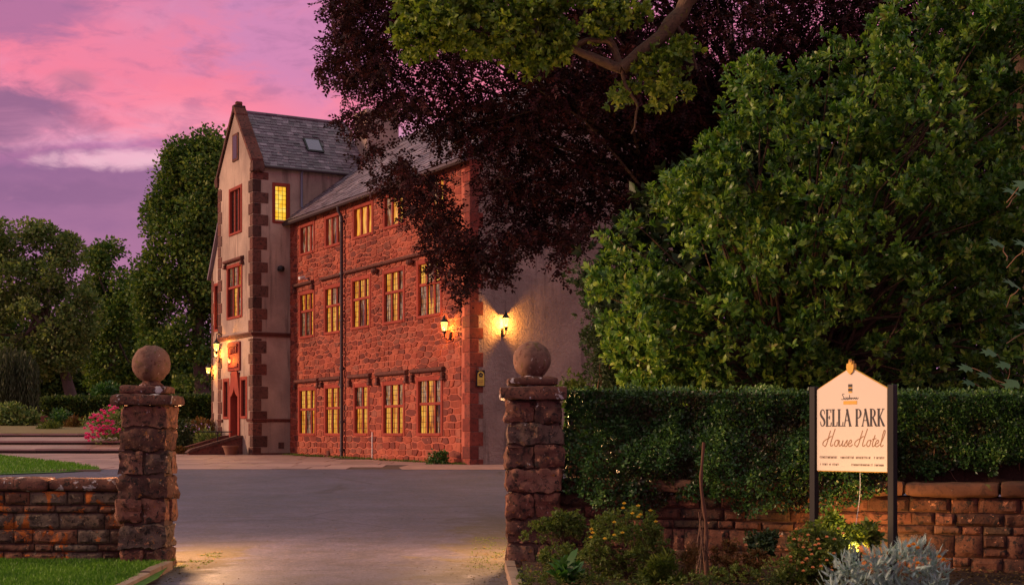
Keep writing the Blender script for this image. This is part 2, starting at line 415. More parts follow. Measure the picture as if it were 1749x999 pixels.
M = {}
M['sand_dark'] = stone('dark_sandstone', [srgb(92,66,56), srgb(128,82,66), srgb(142,100,82), srgb(108,90,78)], scale=3.5, dirt=.85,
    lichen=[(srgb(168,120,92), .12, 1, 8), ((.5,.46,.42,1), .075, 0, 16), (srgb(146,96,50), .10, 3, 7), ((.03,.022,.018,1), .14, 7, 4)], b=.03)
M['sand_cap'] = stone('cap_sandstone', [srgb(92,62,52), srgb(128,86,72)], scale=4, dirt=.8, lichen=[(srgb(150,100,74), .12, 1, 9), ((.5,.47,.46,1), .14, 0, 6), ((.03,.022,.018,1), .12, 7, 5)], b=.025)
M['sand_ball'] = stone('ball_sandstone', [srgb(122,90,76), srgb(132,98,82)], scale=3, dirt=.4, lichen=[((.42,.34,.28,1), .09, 0, 14), (srgb(104,84,52), .14, 2, 4), (srgb(92,58,48), .14, 5, 6)], b=.012, grain=90)
M['wall_left'] = stone('lichened_sandstone', [srgb(80,56,46), srgb(136,92,68), srgb(118,104,88), srgb(92,64,52)], scale=4, dirt=.85,
    lichen=[(srgb(176,96,40), .17, 0, 3.0), (srgb(150,130,100), .10, 2, 8), ((.45,.42,.38,1), .07, 5, 12), ((.03,.022,.018,1), .13, 7, 4)], b=.03)
M['wall_right'] = stone('red_wall_sandstone', [srgb(72,50,40), srgb(106,70,52), srgb(126,82,64), srgb(90,74,56)], scale=4, dirt=1.0, lichen=[(srgb(172,120,90), .10, 1, 7), ((.4,.35,.3,1), .05, 0, 14), ((.03,.022,.018,1), .14, 7, 4)], b=.028)  # grime deepened over the whole wall to stand for hedge shade
M['coping'] = stone('coping_sandstone', [srgb(84,58,42), srgb(108,72,52)], scale=3, dirt=.6, lichen=[((.4,.36,.28,1), .03, 0, 9), (srgb(90,92,46), .1, 2, 6)], b=.008)
M['mortar_dark'] = stone('dark_mortar', [srgb(86,66,58), srgb(96,74,64)], b=.006)
M['facade'] = stone('red_rubble_sandstone', [srgb(108,54,44), srgb(150,70,52), srgb(178,94,68), srgb(160,92,72), srgb(100,50,44), srgb(166,80,54), srgb(140,86,70)], scale=2.2, b=.02, grain=26, dirt=.45, dirtcol=srgb(90,42,38), lichen=[(srgb(205,132,110), .05, 0, 6)])
M['mortar'] = stone('pink_mortar', [srgb(194,110,88), srgb(172,92,72)], scale=2, b=.012, grain=30)
M['dressed'] = stone('dressed_red_sandstone', [srgb(146,62,48), srgb(162,70,54)], scale=2.0, b=.004, dirt=.15, dirtcol=srgb(110,50,42))
M['corner'] = stone('corner_sandstone', [srgb(112,52,44), srgb(146,66,52), srgb(134,72,60), srgb(104,50,44)], scale=2.6, b=.02, grain=26, dirt=.8, dirtcol=srgb(74,40,36))
M['dark_dressed'] = stone('weathered_dark_sandstone', [srgb(96,58,50), srgb(120,70,60)], scale=3, b=.015, dirt=.6)
M['quoin'] = stone('tower_quoin_sandstone', [srgb(92,56,48), srgb(122,72,60), srgb(110,78,68), srgb(76,50,44)], scale=3, b=.03, dirt=.8, lichen=[((.42,.33,.3,1), .04, 0, 5)])
def render_wall(name, c1, c2, sc, b, streak=.35):
    m, n, p = base_mat(name); g = pos(n); a = n.noise(g, .55, 5, .6); f = n.noise(g, sc, 4, .75)
    mp = n.new('ShaderNodeMapping'); n.link(g, mp.inputs[0]); mp.inputs['Scale'].default_value = (2.2, 2.2, .22)
    st = n.noise(mp.outputs[0], 1.6, 5, .6)
    c = n.mix(n.smooth(a, .3, .7), c1, c2); c = n.mix(n.math('MULTIPLY', n.smooth(st, .5, .72), streak), c, tuple(x*.45 for x in c1[:3])+(1,))
    c = n.mix(.5, c, n.mix(f, (.55,.55,.55,1), (1.35,1.35,1.35,1)), 'MULTIPLY')
    n.link(c, p.inputs['Base Color']); p.inputs['Roughness'].default_value = .92; p.inputs['Specular IOR Level'].default_value = .15
    bump(n, p, f, 1.0, b); return m
M['roughcast'] = render_wall('grey_roughcast', srgb(140,120,112), srgb(176,152,140), 9, .10, .6)
M['render'] = render_wall('tower_render', srgb(150,130,118), srgb(190,166,148), 16, .02, .7)
M['slate'] = stone('roof_slate', [srgb(84,70,84), srgb(120,104,116), srgb(98,80,92), srgb(152,136,146), srgb(74,62,72)], rough=.5, scale=1.5, b=.006, lichen=[(srgb(190,180,185), .05, 0, 5), (srgb(96,92,60), .02, 3, 3)], spec=.5)
M['lead'] = flat('lead_flashing', srgb(120,115,125), .45, .3)
M['iron'] = flat('black_iron', (.012,.011,.012,1), .4, .3, var=.3)
M['pipe'] = flat('dark_pipe_paint', srgb(62,50,54), .45)
M['greypipe'] = flat('grey_pipe', srgb(110,112,130), .4)
M['red_frame'] = flat('dark_red_paint', srgb(120,34,30), .5)
M['attic'] = flat('dark_opening', (.012,.01,.012,1), .3)
amber = [(0.34, srgb(96,40,12)), (.42, srgb(206,104,20)), (.48, srgb(240,158,40)), (.56, srgb(248,192,84)), (.63, srgb(226,146,60)), (.72, srgb(140,74,40))]
M['pane'] = glow('lit_amber_pane', amber, 1.0)
M['pane_dim'] = glow('dim_curtained_pane', [(.36, srgb(40,20,16)), (.43, srgb(150,80,36)), (.49, srgb(70,38,34)), (.55, srgb(206,176,150)), (.60, srgb(214,140,60)), (.68, srgb(90,48,30))], .9)
M['pane_night'] = glow('self_glowing_glossy_pane', [(.3, srgb(24,16,20)), (.6, srgb(50,30,30)), (.8, srgb(60,36,30))], .4)  # dark pane with no lamp behind, given a faint glow of its own
M['pane_red'] = glow('self_glowing_red_pane', [(.3, srgb(58,14,16)), (.6, srgb(104,30,24)), (.8, srgb(150,60,30))], .45)  # red tone put in as faint emission, no lamp behind these panes
M['pane_yellow'] = glow('bright_yellow_pane', [(.35, srgb(238,150,20)), (.5, srgb(255,196,52)), (.62, srgb(255,226,120))], 1.1, sc=(1, 1, 1))
def emis(name, col, st):
    m = bpy.data.materials.new(name); m.use_nodes = True; n = NT(m.node_tree); n.n.clear()
    e = n.new('ShaderNodeEmission'); e.inputs[0].default_value = col; e.inputs[1].default_value = st
    o = n.new('ShaderNodeOutputMaterial'); n.link(e.outputs[0], o.inputs[0]); return m
def lampglass(name, col, st):
    m = bpy.data.materials.new(name); m.use_nodes = True; n = NT(m.node_tree); n.n.clear()
    e = n.new('ShaderNodeEmission'); e.inputs[0].default_value = col; e.inputs[1].default_value = st
    t = n.new('ShaderNodeBsdfTransparent'); mx = n.new('ShaderNodeMixShader'); mx.inputs[0].default_value = .35; o = n.new('ShaderNodeOutputMaterial')
    n.link(t.outputs[0], mx.inputs[1]); n.link(e.outputs[0], mx.inputs[2]); n.link(mx.outputs[0], o.inputs[0]); return m
M['lamp'] = lampglass('lamp_glass', (1, .50, .10, 1), 5.5)
M['filament'] = emis('lamp_bulb', (1, .6, .2, 1), 30)
M['lamp_small'] = lampglass('porch_lamp_glass', (1, .46, .09, 1), 4.5)
M['bulb'] = emis('path_bulb', (1, .6, .12, 1), 6)
M['ever'] = leafmat('evergreen_leaf', [(.016,.055,.012), (.038,.112,.018), (.078,.168,.024), (.20,.32,.04), (.15,.13,.035)], .42, .28, .35)
M['beech'] = leafmat('copper_beech_leaf', [(.010,.006,.006), (.022,.009,.010), (.042,.013,.016), (.085,.022,.028)], .6, .15, .12)
M['oak'] = leafmat('young_oak_leaf', [(.035,.08,.013), (.09,.155,.019), (.18,.25,.028), (.31,.36,.04)], .5, .3, .3)
M['yew'] = leafmat('dark_bush_leaf', [(.014,.03,.012), (.03,.055,.018), (.045,.075,.022)], .5, .15, .3)
M['privet'] = leafmat('privet_leaf', [(.05,.035,.015), (.018,.055,.014), (.034,.095,.020), (.065,.15,.028), (.15,.26,.045)], .4, .15, .4)
M['far1'] = leafmat('pale_far_leaf', [(.05,.10,.028), (.11,.165,.05), (.19,.25,.075), (.30,.33,.11)], .6, .25, .2)
M['far2'] = leafmat('green_far_leaf', [(.03,.075,.018), (.06,.125,.026), (.115,.19,.036), (.24,.29,.055)], .6, .2, .2)
M['far3'] = leafmat('olive_far_leaf', [(.016,.04,.011), (.035,.07,.016), (.07,.11,.024), (.14,.17,.035)], .6, .2, .2)
M['willow'] = leafmat('weeping_leaf', [(.03,.04,.022), (.06,.075,.035), (.09,.10,.05)], .6, .2, .2)
M['bed'] = leafmat('bed_leaf', [(.035,.065,.014), (.075,.12,.02), (.13,.18,.03), (.20,.23,.045)], .5, .25, .3)
M['rust'] = leafmat('autumn_leaf', [(.06,.03,.012), (.13,.06,.02), (.20,.10,.03), (.10,.11,.03)], .6, .2, .2)
M['lush'] = leafmat('lush_leaf', [(.02,.07,.016), (.04,.12,.024), (.08,.17,.03)], .4, .25, .4)
M['silver'] = leafmat('silver_leaf', [(.22,.32,.31), (.34,.46,.44), (.46,.58,.56)], .8, .15, .1)
M['grass'] = leafmat('grass_blade', [(.05,.15,.014), (.09,.22,.02), (.15,.30,.035)], .5, .3, .3)
M['maple'] = leafmat('pale_maple_leaf', [(.05,.11,.05), (.08,.15,.07)], .6, .2, .2)
def petal(name, col): return leafmat(name, [tuple(c*.7 for c in col), col], .6, .3, .2)
M['f_pink'] = petal('pink_petal', (.85,.10,.42)); M['f_yellow'] = petal('yellow_petal', (.75,.5,.06)); M['f_peach'] = petal('peach_petal', (.75,.33,.16))
M['f_orange'] = petal('orange_petal', (.75,.3,.03)); M['f_white'] = petal('white_petal', (.7,.7,.6)); M['f_red'] = petal('red_petal', (.4,.06,.03))
M['bark'] = stone('bark', [srgb(84,66,54), srgb(104,82,62)], scale=6, b=.03, grain=30, dirt=.5, lichen=[(srgb(96,96,40), .12, 0, 5)])
M['bark_far'] = stone('far_bark', [srgb(92,78,74), srgb(104,88,80)], scale=2, b=.03, grain=10)
M['bark_red'] = stone('reddish_bark', [srgb(98,68,54), srgb(112,80,62)], scale=12, b=.006, grain=60)
M['soil'] = stone('bed_soil', [srgb(54,38,30), srgb(66,46,36)], scale=8, b=.03, grain=60)

def asphalt_mat():
    m, n, p = base_mat('asphalt'); g = pos(n); sp = n.new('ShaderNodeSeparateXYZ'); n.link(g, sp.inputs[0]); X, Y, Z = sp.outputs
    f = n.noise(g, 42, 3, .85); l = n.noise(g, .5, 5, .6); l2 = n.noise(g, 2.3, 5, .6)
    c = n.mix(n.smooth(l, .3, .7), srgb(70,68,86), srgb(90,84,104))
    c = n.mix(n.math('MULTIPLY', n.smooth(l2, .42, .62), .55), c, srgb(70,64,70))
    crk = n.new('ShaderNodeTexVoronoi', feature='DISTANCE_TO_EDGE'); mpc = n.new('ShaderNodeMapping'); n.link(g, mpc.inputs[0]); mpc.inputs['Scale'].default_value = (.22, .35, 1); wv = n.new('ShaderNodeVectorMath', operation='ADD'); n.link(mpc.outputs[0], wv.inputs[0]); n.link(n.mix(1.0, (0,0,0,1), n.mix(.12, (0,0,0,1), n.new('ShaderNodeTexNoise').outputs[1])), wv.inputs[1]); n.link(wv.outputs[0], crk.inputs['Vector']); crk.inputs['Scale'].default_value = 1.0
    c = n.mix(n.math('MULTIPLY', n.math('SUBTRACT', 1.0, n.smooth(crk.outputs['Distance'], .002, .009)), .6), c, srgb(46,40,44))
    c = n.mix(n.math('MULTIPLY', n.smooth(n.noise(g, 9, 6, .7), .56, .7), .35), c, srgb(140,126,130))
    c = n.mix(.55, c, n.mix(n.smooth(f, .3, .7), (.25,.25,.25,1), (1.8,1.8,1.8,1)), 'MULTIPLY')
    f2 = n.noise(g, 15, 5, .8); c = n.mix(.6, c, n.mix(n.smooth(f2, .36, .64), (.55,.55,.55,1), (1.45,1.45,1.45,1)), 'MULTIPLY')
    # moss creeping in from both gate piers and along the right verge
    dl = n.math('ABSOLUTE', n.math('ADD', X, 4.0)); dr = n.math('ABSOLUTE', n.math('SUBTRACT', X, .1))
    near = n.math('SUBTRACT', 1.0, n.smooth(n.math('ABSOLUTE', n.math('SUBTRACT', Y, 19.5)), 1.5, 8.5))
    q = n.noise(g, 1.7, 6, .65, .3)
    mr = n.math('MULTIPLY', n.smooth(n.math('SUBTRACT', q, n.math('MULTIPLY', dr, .30)), .12, .34), near)
    nl = n.math('SUBTRACT', 1.0, n.smooth(n.math('ABSOLUTE', n.math('SUBTRACT', Y, 17.5)), .8, 3.0))
    ml = n.math('MULTIPLY', n.smooth(n.math('SUBTRACT', q, n.math('MULTIPLY', dl, .55)), .12, .30), nl)
    moss = n.math('MAXIMUM', mr, ml)
    mc = n.mix(f, srgb(54,46,26), srgb(100,88,44))
    c = n.mix(n.math('MULTIPLY', moss, .6), c, mc)
    n.link(c, p.inputs['Base Color']); n.link(n.mix(moss, (.62,.62,.62,1), (.95,.95,.95,1)), p.inputs['Roughness'])
    p.inputs['Specular IOR Level'].default_value = .45
    bump(n, p, n.math('ADD', f, n.math('MULTIPLY', n.math('MULTIPLY', moss, n.noise(g, 25, 4)), 1.5)), .8, .012)
    return m
M['asphalt'] = asphalt_mat()
def patio_mat():
    m, n, p = base_mat('patio_flags'); g = pos(n); l = n.noise(g, .6, 5, .6); f = n.noise(g, 30, 4, .7); q = n.noise(g, .9, 5, .65)
    c = n.mix(attr(n), srgb(150,118,112), srgb(176,140,130)); c = n.mix(n.math('MULTIPLY', n.smooth(l, .4, .7), .4), c, srgb(116,96,92))
    c = n.mix(n.math('MULTIPLY', n.smooth(q, .55, .7), .5), c, srgb(112,100,52))
    c = n.mix(.3, c, n.mix(f, (.5,.5,.5,1), (1.4,1.4,1.4,1)), 'MULTIPLY')
    n.link(c, p.inputs['Base Color']); p.inputs['Roughness'].default_value = .6; bump(n, p, f, .6, .006); return m
M['patio'] = patio_mat()
M['riser'] = stone('shaded_riser', [srgb(44,30,26), srgb(58,40,32)], b=.01)  # nosing shadow painted as a dark tone on the riser strips
M['gravel'] = stone('pink_gravel', [srgb(150,110,100), srgb(176,136,122), srgb(120,90,84)], b=.03, grain=45)
M['lawn'] = stone('lawn_turf', [(.07,.17,.02,1), (.09,.20,.024,1)], b=.04, grain=30, scale=1.2)
M['earth'] = stone('earth', [srgb(96,84,56), srgb(110,98,64)], b=.03, grain=20)
M['dryg'] = stone('dry_ground', [srgb(142,118,84), srgb(120,112,66)], b=.03, grain=20, scale=1.2)
M['kerb'] = stone('kerb_stone', [srgb(132,112,96), srgb(156,134,116)], b=.008)
M['board'] = flat('cream_sign_board', srgb(222,208,186), .35, var=.02, scale=4)
M['gold'] = flat('gold_edge_paint', srgb(204,156,52), .4, .2)
M['ink'] = flat('black_ink', (.012,.009,.010,1), .5)
M['inkgold'] = flat('gold_ink', srgb(150,104,50), .5)
M['inkgrey'] = flat('grey_ink', srgb(120,100,80), .5)
M['plaque_y'] = flat('yellow_plaque', srgb(220,190,70), .4)
M['white'] = flat('white_paint', (.7,.68,.66,1), .4)
M['terra'] = flat('terracotta', srgb(120,80,60), .8)
M['twig'] = flat('dry_twig', srgb(120,90,70), .9)
M['wood'] = flat('dark_door_wood', srgb(96,44,30), .5)
M['litter'] = leafmat('fallen_leaf', [(.05,.03,.015), (.12,.08,.03), (.2,.13,.05)], .8, .1, .1)

# ------------------------------------------------------------------ ground
def sheet(name, rows, mat, dz, zfun=gz, kind='structure', nx=1):
    ys = sorted(set([r[0] for r in rows]+[b for b in (16.4, 44, 62) if rows[0][0] < b < rows[-1][0]]))
    vs = []; fs = []
    for y in ys:
        xl = np.interp(y, [r[0] for r in rows], [r[1] for r in rows]); xr = np.interp(y, [r[0] for r in rows], [r[2] for r in rows])
        for k in range(nx+1): vs.append((xl+(xr-xl)*k/nx, y, zfun(y)+dz))
    w = nx+1
    for i in range(len(ys)-1):
        for k in range(nx): fs.append((i*w+k, i*w+k+1, (i+1)*w+k+1, (i+1)*w+k))
    mb = MB(); mb.add(vs, fs, .5); o = mb.build(name, mat)
    o['kind'] = kind; return o
sheet('ground', [(-60, -3000, 3000), (200, -3000, 3000), (4500, -3000, 3000)], M['earth'], -.012)
sheet('driveway', [(-20, -3.4, .15), (12, -3.95, .15), (17.4, -4.02, .22), (18.2, -40, 26), (41.2, -40, 26)], M['asphalt'], 0.0)
def lawn_near(): return sheet('front_lawn', [(4, -30, -3.2), (15.0, -30, -3.78), (17.1, -30, -4.12)], M['lawn'], .06)
lawn_near()
sheet('patio_bed', [(41.2, -34, 3.5), (60, -34, 2)], M['mortar_dark'], -.004)
sheet('gravel_strip', [(40.9, -3.2, 12), (42.2, -3.4, 14), (46, -3.0, 14)], M['gravel'], .010)
sheet('oval_lawn', [(37.9, -30, -13.9), (39.0, -30, -12.6), (40.4, -32, -11.8), (41.5, -32, -12.2), (45, -32, -14.2), (50, -34, -17.2), (56, -36, -20.6)], M['lawn'], .022)
# paving flags on the forecourt, each laid on its own
random.seed(5)
flag_n = 0
patio_root = bpy.data.objects['patio_bed']
mb_rest = MB(); y = 41.25; flags = []
while y < 59.5:
    d = random.uniform(1.0, 1.5)+(y-41)*.05; x = -26+random.uniform(0, 1)
    while x < -3.0:
        w = random.uniform(1.0, 1.9); lim = -1.31-.573*(y-44)-.15 if y > 44 else -3.4
        if x+w < max(-26, lim) or y < 43.2 and x+w < -3.3:
            flags.append((x+.012, x+w-.012, y+.012, y+d-.012, random.uniform(-.004, .006), x/y))
        x += w
    y += d
flags.sort(key=lambda f_: -((f_[1]-f_[0])/f_[2]) if -.34 < f_[5] < -.06 else 1)
for i, (x0, x1, y0, y1, dz, _) in enumerate(flags):
    mb = MB() if i < 150 else mb_rest
    z0 = gz(y0)+.012+dz; z1 = gz(y1)+.012+dz; b = .006; r_ = random.random()
    mb.add([(x0, y0, z0-.03), (x1, y0, z0-.03), (x1, y1, z1-.03), (x0, y1, z1-.03), (x0+b, y0+b, z0), (x1-b, y0+b, z0), (x1-b, y1-b, z1), (x0+b, y1-b, z1)],
           [(4,5,6,7), (0,1,5,4), (1,2,6,5), (2,3,7,6), (3,0,4,7)], r_)
    if i < 150: mb.build('paving_flag', M['patio'], patio_root)
if mb_rest.v: mb_rest.build('paving_flags_far', M['patio'], patio_root, kind='stuff')

# garden bank with broad steps
def bank():
    mb = MB(); vs = []; fs = []
    rows = [(63.6, 1.62), (70, 1.95), (76, 2.2), (90, 2.5), (140, 3.2), (260, 5)]
    for Y, z in rows:
        xr = -.262*Y
        for x, zz in ((-.9*Y-20, z), (xr, z), (xr+1.5, z*.85+.2), (xr+5, gz(Y)+.0)): vs.append((x, Y, zz))
    for i in range(len(rows)-1):
        for k in range(3): fs.append((i*4+k, i*4+k+1, i*4+5+k, i*4+4+k))
    mb.add(vs, fs, .5); mb.build('garden_bank', M['dryg'])['kind'] = 'structure'
bank()
t = empty('garden_steps', (-22, 60, gz(60)), 0, 'three long shallow stone steps up to the garden behind the left gate pier', 'steps')
ORG[t.name] = Vector((-22, 60, gz(60)))
for i, (y0, y1, z0, z1, z2) in enumerate([(60, 61.9, .70, .95, 1.13), (61.8, 63.7, 1.0, 1.29, 1.47), (63.6, 64.6, 1.3, 1.61, 1.66)]):
    x = -34.0
    while x < -15.7:
        w = random.uniform(1.6, 2.8); x1 = min(x+w, -15.6); dz = random.uniform(-.012, .012)
        mb = MB(); mb.add([(x, y0, z0), (x1-.01, y0, z0), (x1-.01, y1, z0), (x, y1, z0), (x, y0-.04, z1-.07+dz), (x1-.01, y0-.04, z1-.07+dz), (x1-.01, y0-.04, z1+dz), (x, y0-.04, z1+dz), (x1-.01, y1, z2), (x, y1, z2)],
            [(0,1,5,4), (4,5,6,7), (7,6,8,9), (1,2,8,6,5), (0,4,7,9,3), (3,9,8,2), (0,3,2,1)])
        mb.build('tread', M['patio'], t)
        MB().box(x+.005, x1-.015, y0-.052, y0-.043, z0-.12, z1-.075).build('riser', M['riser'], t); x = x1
t2 = empty('small_garden_steps', (-27, 74, 2.1), 0, 'two small weathered steps further up the garden at the far left', 'steps')
ORG[t2.name] = Vector((-27, 74, 2.1))
for i in range(2):
    MB().box(-26.2+i*.15, -24.0+i*.1, 74+i*1.2, 76+i*1.2, 2.0+i*.24, 2.3+i*.26, .02).build('tread', M['dark_dressed'], t2)

# ------------------------------------------------------------------ gate piers
def pier(px_l, px_r, Y, courses, capu, capl, ballc, ballr, label, seed):
    k = F/Y; X0 = (px_l-CX)/k; X1 = (px_r-CX)/k; z = lambda py: EYE+(HY-py)/k
    D = .52; root = empty('gate_pier', ((X0+X1)/2, Y+D/2, 0), 0, label, 'gate pier', 'stone gate piers beside the drive'); ORG[root.name] = Vector(root.location)
    MB().box(X0+.05, X1-.05, Y+.05, Y+D-.05, -.05, z(capl[1])-.01).build('core', M['mortar_dark'], root)
    for i, (a, b, split) in enumerate(courses):
        xs = [X0, X1] if split is None else [X0, (split-CX)/k, X1]
        zb, zt = z(b), z(a)
        jx = random.uniform(-.014, .014)
        for q in range(len(xs)-1):
            xa = xs[q]+(.007 if q else random.uniform(-.02, .01)+jx); xb = xs[q+1]-(.007 if q < len(xs)-2 else random.uniform(-.01, .015)-jx)
            mb = MB(); rough_box(mb, xa, xb, Y+random.uniform(-.03, .01), Y+(D if split is None else D*.5), zb+.005, zt-.005, amp=.034, rnd_=.022, n=9, freq=8, seed=seed+i*3.1+q*7)
            mb.build('stone', M['sand_dark'], root, smooth=True)
        if split is not None:
            mb = MB(); rough_box(mb, X0, X1, Y+D*.5+.01, Y+D, zb+.005, zt-.005, amp=.02, rnd_=.02, n=5, seed=seed+i); mb.build('stone', M['sand_dark'], root, smooth=True)
    for (a, b, l, r_), nm in ((capl, 'lower_cap'), (capu, 'upper_cap')):
        xa, xb = (l-CX)/k, (r_-CX)/k; ov = (xb-xa-(X1-X0))/2
        mb = MB(); rough_box(mb, xa, xb, Y-ov, Y+D+ov, z(b)+.004, z(a)-.004, amp=.014, rnd_=.024, n=5, freq=6, seed=seed+9); mb.build(nm, M['sand_cap'], root, smooth=True)
    r = ballr/k; c = Vector(((ballc[0]-CX)/k, Y+D/2, z(ballc[1]))); mb = MB(); vs = []; n1, n2 = 40, 26
    for i in range(n2+1):
        ph = math.pi*i/n2
        for j in range(n1):
            th = 2*math.pi*j/n1; d = Vector((math.sin(ph)*math.cos(th), math.sin(ph)*math.sin(th), -math.cos(ph)))
            vs.append(c+d*(r*1.02+noise.noise(d*3+Vector((seed, 0, 0)))*.010+noise.fractal(d*7+Vector((0, seed, 0)), .8, 2., 3)*.006))
    fs = [(i*n1+j, i*n1+(j+1) % n1, (i+1)*n1+(j+1) % n1, (i+1)*n1+j) for i in range(n2) for j in range(n1)]
    mb.add(vs, fs); ball = mb.build('ball_finial', M['sand_ball'], root, smooth=True)
    MB().lathe([(r*.62, 0), (r*.66, .015), (r*.5, .04), (r*.42, .07)], (c[0], c[1], z(capu[0])-.01), 24).build('ball_neck', M['sand_cap'], root, smooth=True)
    return root
random.seed(11)
pier(203, 286, 16.75, [(692,732,None), (732,770,None), (770,811,245), (811,852,None), (852,895,243), (895,938,None), (938,974,246)], (657,673,203,283), (673,692,191,296), (249,620), 32,
     'reddish stone gate pier with a ball on top at the left of the drive', 1.3)
pier(866, 962, 16.75, [(683,722,915), (722,760,None), (760,800,914), (800,842,None), (842,887,912), (887,930,None), (930,972,915)], (643,658,866,953), (659,683,853,968), (909,613), 32,
     'reddish stone gate pier with a ball on top between drive and hedge', 23.7)

# ------------------------------------------------------------------ garden walls
def partition(u0, u1, z0, z1, hs, ws):
    cells = []; z = z0
    while z < z1-.04:
        h = random.uniform(*hs)
        if z1-z-h < hs[0]*.7: h = z1-z
        u = u0
        while u < u1-.03:
            w = random.uniform(*ws)
            if u1-u-w < ws[0]*.7: w = u1-u
            if random.random() < .16 and h > .17:      # two thin stones in place of one
                m_ = z+h*random.uniform(.4, .6); cells += [(u, u+w, z, m_), (u, u+w, m_, z+h)]
            else: cells.append((u, u+w, z, z+h))
            u += w
        z += h
    return cells
def rough_face(mb, u0, u1, z0, z1, Mf, amp, seed, n=5, depth=.07, jit=.006):
    nu = max(2, int(n*min(2.2, (u1-u0)/(z1-z0)))); nz = n; vs = []
    for j in range(nz+1):
        for i in range(nu+1):
            a = i/nu; b = j/nz; u = u0+(u1-u0)*a; z = z0+(z1-z0)*b
            e = min(min(a, 1-a)*(u1-u0), min(b, 1-b)*(z1-z0))
            prof = min(1, (e/.028))**.5
            nz_ = noise.fractal(Vector((u*6, z*6, seed)), .9, 2.0, 4)
            wu = noise.noise(Vector((u*5, z*5, seed+4)))*jit*2; wz = noise.noise(Vector((u*5+9, z*5, seed)))*jit*2
            vs.append(Mf(u+wu, prof*.025+nz_*amp*prof-(0 if 0 < i < nu and 0 < j < nz else .012), z+wz))
    w = nu+1
    fs = [(j*w+i, j*w+i+1, (j+1)*w+i+1, (j+1)*w+i) for j in range(nz) for i in range(nu)]
    ring = [j*w for j in range(nz, 0, -1)]+list(range(w))[:-1]+[j*w+nu for j in range(nz)]+[nz*w+i for i in range(nu, 0, -1)]
    b0 = len(vs); m = len(ring)
    for r_ in ring:
        i, j = r_ % w, r_//w; vs.append(Mf(u0+(u1-u0)*i/nu, -depth, z0+(z1-z0)*j/nz))
    fs += [(ring[q], ring[(q+1) % m], b0+(q+1) % m, b0+q) for q in range(m)]
    mb.add(vs, fs)
def garden_wall(name, A, B, ztop, cop, mat, label, hs, ws, seed, thick=.4, copmat=None, coplen=(.5, .9), ov=.04, coprnd=.04):
    A = Vector((A[0], A[1], 0)); B = Vector((B[0], B[1], 0)); d = (B-A).normalized(); L = (B-A).length; nrm = Vector((d.y, -d.x, 0))
    Mf = lambda u, o, z: tuple(A+d*u+nrm*o+Vector((0, 0, z)))
    root = empty(name, (A+B)/2, 0, label, 'garden wall'); ORG[root.name] = Vector(root.location)
    mb = MB(); mb.box(.0, L, -thick, -.03, -.1, ztop, M=lambda x, y, z: Mf(x, y, z)); mb.build('core', M['mortar_dark'], root)
    for i, (u0, u1, z0, z1) in enumerate(partition(0, L, -.02, ztop, hs, ws)):
        mb = MB(); g = .006; rough_face(mb, u0+g, u1-g, z0+g, z1-g, Mf, .02, seed+i*.37); mb.build('stone', mat, root, smooth=True)
    u = 0; i = 0
    while u < L-.05:
        w = random.uniform(*coplen); 
        if L-u-w < .25: w = L-u
        mb = MB(); rough_box(mb, u+.006, u+w-.006, -thick-ov, ov+.03, ztop+.004, cop+random.uniform(-.012, .012), amp=.012, rnd_=coprnd, n=6, freq=5, seed=seed+50+i, sharp=10)
        mb.v = [Mf(*p) for p in mb.v]
        mb.build('coping_stone', copmat or mat, root, smooth=True); u += w; i += 1
    return root
random.seed(3)
garden_wall('garden_wall', (-8.4, 17.15), (-4.62, 17.0), .90, 1.055, M['wall_left'], 'low wall blotched with orange lichen, left of the left gate pier', (.09, .27), (.18, .56), 2.2, copmat=M['sand_cap'], ov=.03)
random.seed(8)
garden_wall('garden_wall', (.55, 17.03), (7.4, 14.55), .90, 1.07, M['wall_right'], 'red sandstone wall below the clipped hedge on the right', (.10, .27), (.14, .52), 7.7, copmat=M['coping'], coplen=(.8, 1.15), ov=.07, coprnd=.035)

# ------------------------------------------------------------------ the manor house (local axes: x into the house, y along the red front, z up)
TH = math.radians(29.79)
HOUSE0 = Vector((-1.3108, 44, 0))
house = empty('manor_house', HOUSE0, TH, 'red sandstone manor house with a tall rendered gabled porch tower and lit mullioned windows', 'house')
LF = 15.64; TX = -1.6; TY1 = 20.06; ZB = .35
def hw(x, y, z): c, s = math.cos(TH), math.sin(TH); return Vector((HOUSE0.x+c*x-s*y, HOUSE0.y+s*x+c*y, z))
def mapF(plane): return lambda u, o, z: (plane-o, u, z)
def mapE(plane): return lambda u, o, z: (u, plane-o, z)

